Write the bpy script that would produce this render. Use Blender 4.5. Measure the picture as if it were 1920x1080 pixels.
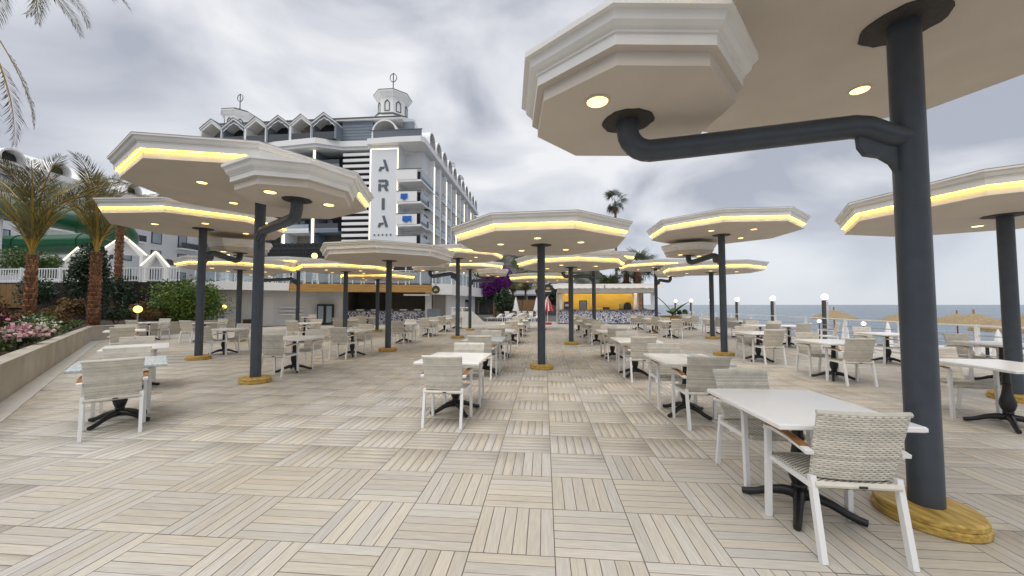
import bpy, math, random
import numpy as np
from mathutils import Vector, Matrix

for o in list(bpy.data.objects):
    bpy.data.objects.remove(o)
scene = bpy.context.scene
COL = scene.collection
R = math.radians
rnd = random.Random(7)
rng = np.random.default_rng(7)

# ------------------------------------------------------------------ camera
CAM_H = 1.5
cam_d = bpy.data.cameras.new('camera')
cam = bpy.data.objects.new('camera', cam_d)
COL.objects.link(cam)
cam.location = (0, 0, CAM_H)
cam.rotation_euler = (R(90) + 0.04484, 0, 0.0861)
cam_d.sensor_width = 36.0
cam_d.lens = 36.0 * 700.0 / 1920.0
cam_d.clip_start = 0.05
cam_d.clip_end = 60000
scene.camera = cam

# ------------------------------------------------------------------ world: overcast sky
SUN_EL, SUN_AZ = R(66), R(-150)
world = bpy.data.worlds.new('World')
scene.world = world
world.use_nodes = True
wn, wl = world.node_tree.nodes, world.node_tree.links
wn.clear()
w_out = wn.new('ShaderNodeOutputWorld')
w_bg = wn.new('ShaderNodeBackground')
w_bg.inputs['Strength'].default_value = 0.1
w_sky = wn.new('ShaderNodeTexSky')
w_sky.sky_type = 'NISHITA'
w_sky.sun_disc = False
w_sky.sun_elevation = SUN_EL
w_sky.sun_rotation = SUN_AZ
w_tc = wn.new('ShaderNodeTexCoord')
w_sep = wn.new('ShaderNodeSeparateXYZ')
wl.new(w_tc.outputs['Generated'], w_sep.inputs[0])
w_abs = wn.new('ShaderNodeMath'); w_abs.operation = 'ABSOLUTE'
wl.new(w_sep.outputs['Z'], w_abs.inputs[0])
w_mz = wn.new('ShaderNodeMath'); w_mz.operation = 'MULTIPLY'; w_mz.inputs[1].default_value = 1.9
wl.new(w_abs.outputs[0], w_mz.inputs[0])
w_cmb = wn.new('ShaderNodeCombineXYZ')
wl.new(w_sep.outputs['X'], w_cmb.inputs[0]); wl.new(w_sep.outputs['Y'], w_cmb.inputs[1]); wl.new(w_mz.outputs[0], w_cmb.inputs[2])
w_n1 = wn.new('ShaderNodeTexNoise')
w_n1.inputs['Scale'].default_value = 2.6
w_n1.inputs['Detail'].default_value = 6
w_n1.inputs['Roughness'].default_value = 0.46
w_n1.inputs['Distortion'].default_value = 0.5
wl.new(w_cmb.outputs[0], w_n1.inputs['Vector'])
w_cr = wn.new('ShaderNodeValToRGB')
el = w_cr.color_ramp.elements
el[0].position = 0.38; el[0].color = (0.36, 0.38, 0.435, 1)
el[1].position = 0.62; el[1].color = (0.735, 0.74, 0.755, 1)
e = el.new(0.5); e.color = (0.555, 0.57, 0.61, 1)
wl.new(w_n1.outputs['Fac'], w_cr.inputs[0])
w_sc = wn.new('ShaderNodeVectorMath'); w_sc.operation = 'SCALE'; w_sc.inputs['Scale'].default_value = 8.3
w_hz = wn.new('ShaderNodeMapRange'); w_hz.inputs['From Min'].default_value = 0.0; w_hz.inputs['From Max'].default_value = 0.24
w_hz.inputs['To Min'].default_value = 0.85; w_hz.inputs['To Max'].default_value = 0.0
wl.new(w_abs.outputs[0], w_hz.inputs['Value'])
w_hm = wn.new('ShaderNodeMix'); w_hm.data_type = 'RGBA'; w_hm.inputs['B'].default_value = (0.565, 0.60, 0.655, 1)
wl.new(w_hz.outputs[0], w_hm.inputs['Factor']); wl.new(w_cr.outputs[0], w_hm.inputs['A'])
wl.new(w_hm.outputs['Result'], w_sc.inputs[0])
w_mix = wn.new('ShaderNodeMix'); w_mix.data_type = 'RGBA'
w_mix.inputs['Factor'].default_value = 0.93
wl.new(w_sky.outputs[0], w_mix.inputs['A'])
wl.new(w_sc.outputs[0], w_mix.inputs['B'])
wl.new(w_mix.outputs['Result'], w_bg.inputs['Color'])
wl.new(w_bg.outputs[0], w_out.inputs['Surface'])

sun_d = bpy.data.lights.new('sun', 'SUN')
sun_d.energy = 1.5
sun_d.angle = R(60)
sun_d.color = (1.0, 0.97, 0.92)
sun = bpy.data.objects.new('sun', sun_d)
COL.objects.link(sun)
sd = Vector((math.sin(SUN_AZ) * math.cos(SUN_EL), math.cos(SUN_AZ) * math.cos(SUN_EL), math.sin(SUN_EL)))
sun.rotation_euler = (-sd).to_track_quat('-Z', 'Y').to_euler()
sun.location = (0, 0, 60)

scene.view_settings.view_transform = 'Standard'
scene.view_settings.look = 'None'
scene.view_settings.exposure = 0.6
scene.view_settings.gamma = 1
scene.view_settings.use_curve_mapping = False
scene.render.engine = 'CYCLES'

# ------------------------------------------------------------------ materials
M = {}
def mat(name, c, rough=0.6, var=0.0, scale=6.0, bump=0.0, bscale=40.0, metal=0.0, emit=None, estr=0.0,
        c2=None, spec=0.5, stretch=None, rand=0.0, trans=0.0, detail=4.0):
    m = bpy.data.materials.new(name); m.use_nodes = True
    n, l = m.node_tree.nodes, m.node_tree.links
    b = n['Principled BSDF']
    b.inputs['Roughness'].default_value = rough
    b.inputs['Metallic'].default_value = metal
    b.inputs['Specular IOR Level'].default_value = spec
    b.inputs['Base Color'].default_value = (*c, 1)
    tc = n.new('ShaderNodeTexCoord')
    vec = tc.outputs['Object']
    if stretch:
        mp = n.new('ShaderNodeMapping'); mp.inputs['Scale'].default_value = stretch
        l.new(vec, mp.inputs['Vector']); vec = mp.outputs[0]
    col = None
    if var > 0 or c2:
        t = n.new('ShaderNodeTexNoise'); t.inputs['Scale'].default_value = scale
        t.inputs['Detail'].default_value = detail
        l.new(vec, t.inputs['Vector'])
        r = n.new('ShaderNodeValToRGB')
        r.color_ramp.elements[0].position = 0.3; r.color_ramp.elements[1].position = 0.7
        ca = tuple(x * (1 - var) for x in c); cb = c2 if c2 else tuple(min(1, x * (1 + var)) for x in c)
        r.color_ramp.elements[0].color = (*ca, 1); r.color_ramp.elements[1].color = (*cb, 1)
        l.new(t.outputs['Fac'], r.inputs[0]); col = r.outputs[0]
    if rand > 0:
        oi = n.new('ShaderNodeObjectInfo'); ge = n.new('ShaderNodeNewGeometry')
        ad = n.new('ShaderNodeMath'); ad.operation = 'ADD'
        l.new(oi.outputs['Random'], ad.inputs[0]); l.new(ge.outputs['Random Per Island'], ad.inputs[1])
        fr = n.new('ShaderNodeMath'); fr.operation = 'FRACT'; l.new(ad.outputs[0], fr.inputs[0])
        mr = n.new('ShaderNodeMapRange'); mr.inputs['To Min'].default_value = 1 - rand; mr.inputs['To Max'].default_value = 1 + rand
        l.new(fr.outputs[0], mr.inputs['Value'])
        vm = n.new('ShaderNodeVectorMath'); vm.operation = 'SCALE'
        if col is None:
            rgb = n.new('ShaderNodeRGB'); rgb.outputs[0].default_value = (*c, 1); col = rgb.outputs[0]
        l.new(col, vm.inputs[0]); l.new(mr.outputs[0], vm.inputs['Scale']); col = vm.outputs[0]
    if col is not None:
        l.new(col, b.inputs['Base Color'])
    if bump > 0:
        t2 = n.new('ShaderNodeTexNoise'); t2.inputs['Scale'].default_value = bscale; t2.inputs['Detail'].default_value = 5
        l.new(vec, t2.inputs['Vector'])
        bp = n.new('ShaderNodeBump'); bp.inputs['Strength'].default_value = bump; bp.inputs['Distance'].default_value = 0.02
        l.new(t2.outputs['Fac'], bp.inputs['Height']); l.new(bp.outputs[0], b.inputs['Normal'])
    if emit:
        b.inputs['Emission Color'].default_value = (*emit, 1)
        b.inputs['Emission Strength'].default_value = estr
    if trans > 0:
        b.inputs['Transmission Weight'].default_value = trans
    M[name] = m
    return m

mat('grout', (0.145, 0.128, 0.108), 0.9)
mat('plank_side', (0.27, 0.243, 0.207), 0.9)
mat('white_plaster', (0.77, 0.76, 0.74), 0.55, var=0.05, scale=2.5, bump=0.05, bscale=60)
mat('soffit', (0.575, 0.52, 0.455), 0.7, var=0.05, scale=1.7, bump=0.08, bscale=45)
mat('seam', (0.35, 0.34, 0.33), 0.8)
mat('pole_paint', (0.050, 0.062, 0.080), 0.42, var=0.12, scale=9, bump=0.04, bscale=90)
mat('black_iron', (0.012, 0.012, 0.013), 0.38, bump=0.08, bscale=60)
mat('flange_dark', (0.035, 0.03, 0.028), 0.7, var=0.3, scale=20)
mat('yellow_wood', (0.44, 0.27, 0.055), 0.5, var=0.35, scale=5, c2=(0.62, 0.42, 0.10), stretch=(1, 6, 8), bump=0.15, bscale=20)
mat('led', (0.9, 0.8, 0.4), 0.5, emit=(1.0, 0.60, 0.055), estr=12.0)
mat('lamp_warm', (1, 0.9, 0.6), 0.5, emit=(1.0, 0.68, 0.20), estr=2.0)
mat('lamp_trim', (0.55, 0.50, 0.40), 0.4)
mat('globe', (1, 0.95, 0.85), 0.3, emit=(1.0, 0.82, 0.45), estr=1.5)
mat('globe_yellow', (1, 0.85, 0.3), 0.3, emit=(1.0, 0.78, 0.18), estr=1.5)
mat('alu_white', (0.80, 0.80, 0.80), 0.35)
mat('rattan', (0.66, 0.625, 0.545), 0.62, var=0.10, scale=14, rand=0.16)
mat('rattan_core', (0.20, 0.18, 0.15), 0.9)
mat('teak', (0.34, 0.15, 0.045), 0.45, var=0.3, scale=8, stretch=(8, 1, 8))
mat('table_white', (0.84, 0.84, 0.83), 0.28, var=0.02, scale=3)
mat('table_blue', (0.46, 0.53, 0.58), 0.4, var=0.2, scale=5, c2=(0.62, 0.66, 0.68), stretch=(10, 1, 1))
mat('concrete_wall', (0.43, 0.395, 0.335), 0.85, var=0.14, scale=1.6, bump=0.25, bscale=18)
mat('pale_stone', (0.56, 0.55, 0.52), 0.7, var=0.08, scale=3, bump=0.1)
mat('retaining_dark', (0.018, 0.013, 0.010), 0.95, var=0.4, scale=2, bump=0.5, bscale=5)
mat('soil', (0.055, 0.04, 0.025), 0.95, var=0.4, scale=6, bump=0.5, bscale=12)
mat('sand', (0.54, 0.51, 0.46), 0.95, var=0.12, scale=0.8, bump=0.3, bscale=6)
mat('dark_void', (0.025, 0.023, 0.022), 0.9)
mat('interior_grey', (0.11, 0.10, 0.095), 0.85, var=0.15, scale=1.0)
mat('interior_taupe', (0.28, 0.25, 0.22), 0.85, var=0.1, scale=1.0)
mat('wood_fascia', (0.42, 0.22, 0.055), 0.45, var=0.28, scale=2.0, stretch=(0.6, 0.6, 10), c2=(0.52, 0.30, 0.09))
mat('fence_wood', (0.20, 0.115, 0.04), 0.7, var=0.3, scale=3, stretch=(6, 6, 0.7))
mat('glass_rail', (0.30, 0.37, 0.42), 0.06, spec=0.9, var=0.15, scale=0.6)
mat('glass_smoke', (0.13, 0.15, 0.175), 0.08, spec=0.9)
mat('glass_dark', (0.030, 0.036, 0.045), 0.07, spec=0.9)
mat('hotel_white', (0.76, 0.77, 0.79), 0.6, var=0.03, scale=0.4)
mat('hotel_trim', (0.84, 0.83, 0.82), 0.55)
mat('hotel_grey', (0.20, 0.235, 0.28), 0.6, var=0.1, scale=0.7, stretch=(1, 1, 6))
mat('roof_edge', (0.10, 0.105, 0.11), 0.6)
mat('hotel_dark', (0.035, 0.037, 0.042), 0.8)
mat('sign_letter', (0.10, 0.125, 0.15), 0.5)
mat('towel_blue', (0.02, 0.13, 0.48), 0.85, var=0.15, scale=6)
mat('towel_white', (0.75, 0.75, 0.75), 0.9)
mat('slide_green', (0.008, 0.085, 0.036), 0.3, var=0.12, scale=0.7)
mat('slide_inner', (0.10, 0.26, 0.18), 0.4)
mat('yellow_wall', (0.68, 0.41, 0.06), 0.3, var=0.10, scale=0.5, bump=0.02, bscale=4)
mat('counter_stone', (0.11, 0.11, 0.115), 0.4, var=0.2, scale=12)
mat('awning', (0.66, 0.63, 0.58), 0.8, var=0.06, scale=2)
mat('red_fabric', (0.42, 0.025, 0.03), 0.8)
mat('straw', (0.30, 0.225, 0.125), 0.9, var=0.3, scale=9, bump=0.5, bscale=40, stretch=(1, 1, 1))
mat('fabric_white', (0.80, 0.80, 0.80), 0.85, var=0.03, scale=3)
mat('steel', (0.50, 0.51, 0.52), 0.35, metal=0.6)
mat('leaf', (0.052, 0.105, 0.022), 0.55, var=0.45, scale=1.1, c2=(0.105, 0.165, 0.035), rand=0.45)
mat('leaf_hedge', (0.085, 0.165, 0.018), 0.5, var=0.4, scale=0.9, c2=(0.16, 0.24, 0.035), rand=0.45)
mat('leaf_dark', (0.022, 0.048, 0.018), 0.55, var=0.4, scale=1.1, rand=0.45)
mat('leaf_rust', (0.15, 0.062, 0.016), 0.65, var=0.45, scale=1.6, c2=(0.19, 0.125, 0.03), rand=0.4)
mat('leaf_red', (0.13, 0.020, 0.020), 0.6, var=0.4, scale=2, rand=0.4)
mat('palm_leaf', (0.165, 0.165, 0.050), 0.55, var=0.25, scale=1.2, c2=(0.25, 0.22, 0.085), rand=0.35)
mat('palm_leaf_dark', (0.055, 0.075, 0.028), 0.6, var=0.3, scale=1.2, rand=0.35)
mat('palm_dead', (0.15, 0.095, 0.05), 0.85, var=0.3, scale=3, rand=0.35)
mat('rachis', (0.42, 0.26, 0.04), 0.6)
mat('trunk_date', (0.215, 0.08, 0.035), 0.85, var=0.5, scale=7, c2=(0.33, 0.17, 0.085), bump=0.6, bscale=16, rand=0.3)
mat('trunk_grey', (0.13, 0.11, 0.09), 0.9, var=0.3, scale=6, bump=0.5, bscale=14)
mat('pink_petal', (0.62, 0.38, 0.42), 0.7, rand=0.3)
mat('hotpink_petal', (0.62, 0.20, 0.36), 0.7, rand=0.25)
mat('white_petal', (0.70, 0.70, 0.58), 0.7, rand=0.25)
mat('bougain', (0.12, 0.010, 0.155), 0.65, rand=0.5, var=0.3, scale=2)
mat('rock', (0.055, 0.058, 0.05), 0.95, var=0.5, scale=0.075, c2=(0.15, 0.142, 0.125), detail=10)
def rock_green():
    m = M['rock']; n, l = m.node_tree.nodes, m.node_tree.links; b = n['Principled BSDF']
    src = b.inputs['Base Color'].links[0].from_socket
    ge = n.new('ShaderNodeNewGeometry')
    t = n.new('ShaderNodeTexNoise'); t.inputs['Scale'].default_value = 0.16; t.inputs['Detail'].default_value = 7
    l.new(ge.outputs['Position'], t.inputs['Vector'])
    r = n.new('ShaderNodeMapRange'); r.inputs['From Min'].default_value = 0.47; r.inputs['From Max'].default_value = 0.55
    l.new(t.outputs['Fac'], r.inputs['Value'])
    mx = n.new('ShaderNodeMix'); mx.data_type = 'RGBA'; mx.inputs['B'].default_value = (0.032, 0.045, 0.018, 1)
    l.new(r.outputs[0], mx.inputs['Factor']); l.new(src, mx.inputs['A']); l.new(mx.outputs['Result'], b.inputs['Base Color'])
    bp = n.new('ShaderNodeBump'); bp.inputs['Strength'].default_value = 1.0; bp.inputs['Distance'].default_value = 4.0
    l.new(t.outputs['Fac'], bp.inputs['Height']); l.new(bp.outputs[0], b.inputs['Normal'])
rock_green()
mat('asphalt_ground', (0.10, 0.095, 0.085), 0.95, var=0.2, scale=0.5)
mat('grey_roof', (0.30, 0.31, 0.33), 0.7, var=0.1, scale=0.6)
mat('towel_brown', (0.12, 0.05, 0.02), 0.8)

def plank_material():
    m = mat('plank', (0.53, 0.503, 0.452), 0.46, rand=0.085)
    n, l = m.node_tree.nodes, m.node_tree.links
    b = n['Principled BSDF']
    src = b.inputs['Base Color'].links[0].from_socket
    tc = n.new('ShaderNodeTexCoord')
    at = n.new('ShaderNodeAttribute'); at.attribute_name = 'grain'
    # wood grain: noise stretched along the plank (grain coordinate is stored per vertex)
    t = n.new('ShaderNodeTexNoise'); t.inputs['Scale'].default_value = 1.0; t.inputs['Detail'].default_value = 6; t.inputs['Roughness'].default_value = 0.65
    l.new(at.outputs['Vector'], t.inputs['Vector'])
    r = n.new('ShaderNodeMapRange'); r.inputs['From Min'].default_value = 0.3; r.inputs['From Max'].default_value = 0.7
    r.inputs['To Min'].default_value = 0.82; r.inputs['To Max'].default_value = 1.14
    l.new(t.outputs['Fac'], r.inputs['Value'])
    v = n.new('ShaderNodeVectorMath'); v.operation = 'SCALE'
    l.new(src, v.inputs[0]); l.new(r.outputs[0], v.inputs['Scale'])
    # some boards greyer, some tanner
    oi = n.new('ShaderNodeObjectInfo'); gi = n.new('ShaderNodeNewGeometry')
    ad = n.new('ShaderNodeMath'); ad.operation = 'ADD'; l.new(oi.outputs['Random'], ad.inputs[0]); l.new(gi.outputs['Random Per Island'], ad.inputs[1])
    mm = n.new('ShaderNodeMath'); mm.operation = 'MULTIPLY'; mm.inputs[1].default_value = 17.31; l.new(ad.outputs[0], mm.inputs[0])
    ff = n.new('ShaderNodeMath'); ff.operation = 'FRACT'; l.new(mm.outputs[0], ff.inputs[0])
    hr = n.new('ShaderNodeValToRGB'); hr.color_ramp.elements[0].color = (0.965, 0.985, 1.03, 1); hr.color_ramp.elements[1].color = (1.025, 1.0, 0.945, 1)
    l.new(ff.outputs[0], hr.inputs[0])
    vh = n.new('ShaderNodeVectorMath'); vh.operation = 'MULTIPLY'; l.new(v.outputs[0], vh.inputs[0]); l.new(hr.outputs[0], vh.inputs[1]); v = vh
    # broad worn / dusty patches across the terrace (world position)
    ge = n.new('ShaderNodeNewGeometry')
    t2 = n.new('ShaderNodeTexNoise'); t2.inputs['Scale'].default_value = 0.45; t2.inputs['Detail'].default_value = 5
    l.new(ge.outputs['Position'], t2.inputs['Vector'])
    r2 = n.new('ShaderNodeValToRGB')
    r2.color_ramp.elements[0].position = 0.34; r2.color_ramp.elements[0].color = (0.92, 0.87, 0.80, 1)
    r2.color_ramp.elements[1].position = 0.66; r2.color_ramp.elements[1].color = (1.05, 1.05, 1.06, 1)
    l.new(t2.outputs['Fac'], r2.inputs[0])
    v2 = n.new('ShaderNodeVectorMath'); v2.operation = 'MULTIPLY'
    l.new(v.outputs[0], v2.inputs[0]); l.new(r2.outputs[0], v2.inputs[1])
    l.new(v2.outputs[0], b.inputs['Base Color'])
    t4 = n.new('ShaderNodeTexNoise'); t4.inputs['Scale'].default_value = 2.3; t4.inputs['Detail'].default_value = 7; t4.inputs['Roughness'].default_value = 0.7
    l.new(ge.outputs['Position'], t4.inputs['Vector'])
    r4 = n.new('ShaderNodeMapRange'); r4.inputs['From Min'].default_value = 0.60; r4.inputs['From Max'].default_value = 0.74; r4.inputs['To Min'].default_value = 1.0; r4.inputs['To Max'].default_value = 0.80
    l.new(t4.outputs['Fac'], r4.inputs['Value'])
    v3 = n.new('ShaderNodeVectorMath'); v3.operation = 'SCALE'; l.new(v2.outputs[0], v3.inputs[0]); l.new(r4.outputs[0], v3.inputs['Scale'])
    l.new(v3.outputs[0], b.inputs['Base Color'])
    r3 = n.new('ShaderNodeMapRange'); r3.inputs['To Min'].default_value = 0.36; r3.inputs['To Max'].default_value = 0.62
    l.new(t2.outputs['Fac'], r3.inputs['Value']); l.new(r3.outputs[0], b.inputs['Roughness'])
    bp = n.new('ShaderNodeBump'); bp.inputs['Strength'].default_value = 0.25; bp.inputs['Distance'].default_value = 0.004
    l.new(t.outputs['Fac'], bp.inputs['Height']); l.new(bp.outputs[0], b.inputs['Normal'])
plank_material()

def striped_table():
    m = mat('table_stripe', (0.6, 0.62, 0.62), 0.38)
    n, l = m.node_tree.nodes, m.node_tree.links
    b = n['Principled BSDF']
    tc = n.new('ShaderNodeTexCoord'); sp = n.new('ShaderNodeSeparateXYZ'); l.new(tc.outputs['Object'], sp.inputs[0])
    mu = n.new('ShaderNodeMath'); mu.operation = 'MULTIPLY'; mu.inputs[1].default_value = 11.5; l.new(sp.outputs['X'], mu.inputs[0])
    fl = n.new('ShaderNodeMath'); fl.operation = 'FLOOR'; l.new(mu.outputs[0], fl.inputs[0])
    wn_ = n.new('ShaderNodeTexWhiteNoise'); wn_.noise_dimensions = '1D'; l.new(fl.outputs[0], wn_.inputs['W'])
    cr = n.new('ShaderNodeValToRGB'); cr.color_ramp.interpolation = 'CONSTANT'
    ee = cr.color_ramp.elements
    ee[0].position = 0; ee[0].color = (0.78, 0.77, 0.73, 1); ee[1].position = 0.3; ee[1].color = (0.42, 0.50, 0.55, 1)
    for p, c in ((0.5, (0.70, 0.70, 0.66, 1)), (0.68, (0.55, 0.52, 0.46, 1)), (0.84, (0.33, 0.43, 0.50, 1))):
        q = ee.new(p); q.color = c
    l.new(wn_.outputs['Value'], cr.inputs[0])
    mp = n.new('ShaderNodeMapping'); mp.inputs['Scale'].default_value = (14, 1.5, 1); l.new(tc.outputs['Object'], mp.inputs[0])
    t = n.new('ShaderNodeTexNoise'); t.inputs['Scale'].default_value = 2; t.inputs['Detail'].default_value = 5; l.new(mp.outputs[0], t.inputs['Vector'])
    mr = n.new('ShaderNodeMapRange'); mr.inputs['To Min'].default_value = 0.7; mr.inputs['To Max'].default_value = 1.25; l.new(t.outputs['Fac'], mr.inputs['Value'])
    v = n.new('ShaderNodeVectorMath'); v.operation = 'SCALE'; l.new(cr.outputs[0], v.inputs[0]); l.new(mr.outputs[0], v.inputs['Scale'])
    l.new(v.outputs[0], b.inputs['Base Color'])
striped_table()

def mosaic_material():
    m = mat('mosaic', (0.7, 0.7, 0.72), 0.3)
    n, l = m.node_tree.nodes, m.node_tree.links
    b = n['Principled BSDF']
    tc = n.new('ShaderNodeTexCoord')
    w = n.new('ShaderNodeTexVoronoi'); w.inputs['Scale'].default_value = 4.6; w.feature = 'DISTANCE_TO_EDGE'
    nz = n.new('ShaderNodeTexNoise'); nz.inputs['Scale'].default_value = 5; l.new(tc.outputs['Object'], nz.inputs['Vector'])
    mx = n.new('ShaderNodeMix'); mx.data_type = 'RGBA'; mx.inputs['Factor'].default_value = 0.35
    l.new(tc.outputs['Object'], mx.inputs['A']); l.new(nz.outputs['Color'], mx.inputs['B'])
    l.new(mx.outputs['Result'], w.inputs['Vector'])
    cr = n.new('ShaderNodeValToRGB')
    ee = cr.color_ramp.elements
    ee[0].position = 0.06; ee[0].color = (0.02, 0.028, 0.10, 1); ee[1].position = 0.09; ee[1].color = (0.78, 0.78, 0.80, 1)
    q = ee.new(0.20); q.color = (0.74, 0.75, 0.78, 1)
    q = ee.new(0.24); q.color = (0.05, 0.07, 0.22, 1)
    l.new(w.outputs['Distance'], cr.inputs[0]); l.new(cr.outputs[0], b.inputs['Base Color'])
mosaic_material()

def sea_material():
    m = mat('sea', (0.030, 0.060, 0.085), 0.22, spec=0.5)
    n, l = m.node_tree.nodes, m.node_tree.links
    b = n['Principled BSDF']
    ge = n.new('ShaderNodeNewGeometry')
    mp = n.new('ShaderNodeMapping'); mp.inputs['Scale'].default_value = (0.10, 0.32, 1); mp.inputs['Rotation'].default_value = (0, 0, 0.7)
    l.new(ge.outputs['Position'], mp.inputs[0])
    t = n.new('ShaderNodeTexNoise'); t.inputs['Scale'].default_value = 1.0; t.inputs['Detail'].default_value = 8; t.inputs['Roughness'].default_value = 0.62
    l.new(mp.outputs[0], t.inputs['Vector'])
    bp = n.new('ShaderNodeBump'); bp.inputs['Strength'].default_value = 1.0; bp.inputs['Distance'].default_value = 1.1
    l.new(t.outputs['Fac'], bp.inputs['Height']); l.new(bp.outputs[0], b.inputs['Normal'])
    r = n.new('ShaderNodeValToRGB')
    r.color_ramp.elements[0].position = 0.38; r.color_ramp.elements[0].color = (0.045, 0.085, 0.125, 1)
    r.color_ramp.elements[1].position = 0.66; r.color_ramp.elements[1].color = (0.15, 0.21, 0.26, 1)
    l.new(t.outputs['Fac'], r.inputs[0]); l.new(r.outputs[0], b.inputs['Base Color'])
sea_material()

def red_stripe():
    m = mat('red_stripe', (0.5, 0.05, 0.05), 0.8)
    n, l = m.node_tree.nodes, m.node_tree.links
    b = n['Principled BSDF']
    tc = n.new('ShaderNodeTexCoord'); sp = n.new('ShaderNodeSeparateXYZ'); l.new(tc.outputs['Object'], sp.inputs[0])
    at = n.new('ShaderNodeMath'); at.operation = 'ARCTAN2'; l.new(sp.outputs['Y'], at.inputs[0]); l.new(sp.outputs['X'], at.inputs[1])
    mu = n.new('ShaderNodeMath'); mu.operation = 'MULTIPLY'; mu.inputs[1].default_value = 8; l.new(at.outputs[0], mu.inputs[0])
    si = n.new('ShaderNodeMath'); si.operation = 'SINE'; l.new(mu.outputs[0], si.inputs[0])
    gt = n.new('ShaderNodeMath'); gt.operation = 'GREATER_THAN'; gt.inputs[1].default_value = 0.35; l.new(si.outputs[0], gt.inputs[0])
    mx = n.new('ShaderNodeMix'); mx.data_type = 'RGBA'; mx.inputs['A'].default_value = (0.42, 0.02, 0.03, 1); mx.inputs['B'].default_value = (0.8, 0.78, 0.76, 1)
    l.new(gt.outputs[0], mx.inputs['Factor']); l.new(mx.outputs['Result'], b.inputs['Base Color'])
red_stripe()

def clear_glass():
    m = mat('glass_clear', (0.55, 0.62, 0.66), 0.04, spec=0.8)
    n, l = m.node_tree.nodes, m.node_tree.links
    tr = n.new('ShaderNodeBsdfTransparent'); tr.inputs[0].default_value = (0.86, 0.91, 0.92, 1)
    mx = n.new('ShaderNodeMixShader'); mx.inputs[0].default_value = 0.30
    l.new(tr.outputs[0], mx.inputs[1]); l.new(n['Principled BSDF'].outputs[0], mx.inputs[2])
    l.new(mx.outputs[0], n['Material Output'].inputs['Surface'])
clear_glass()

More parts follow.
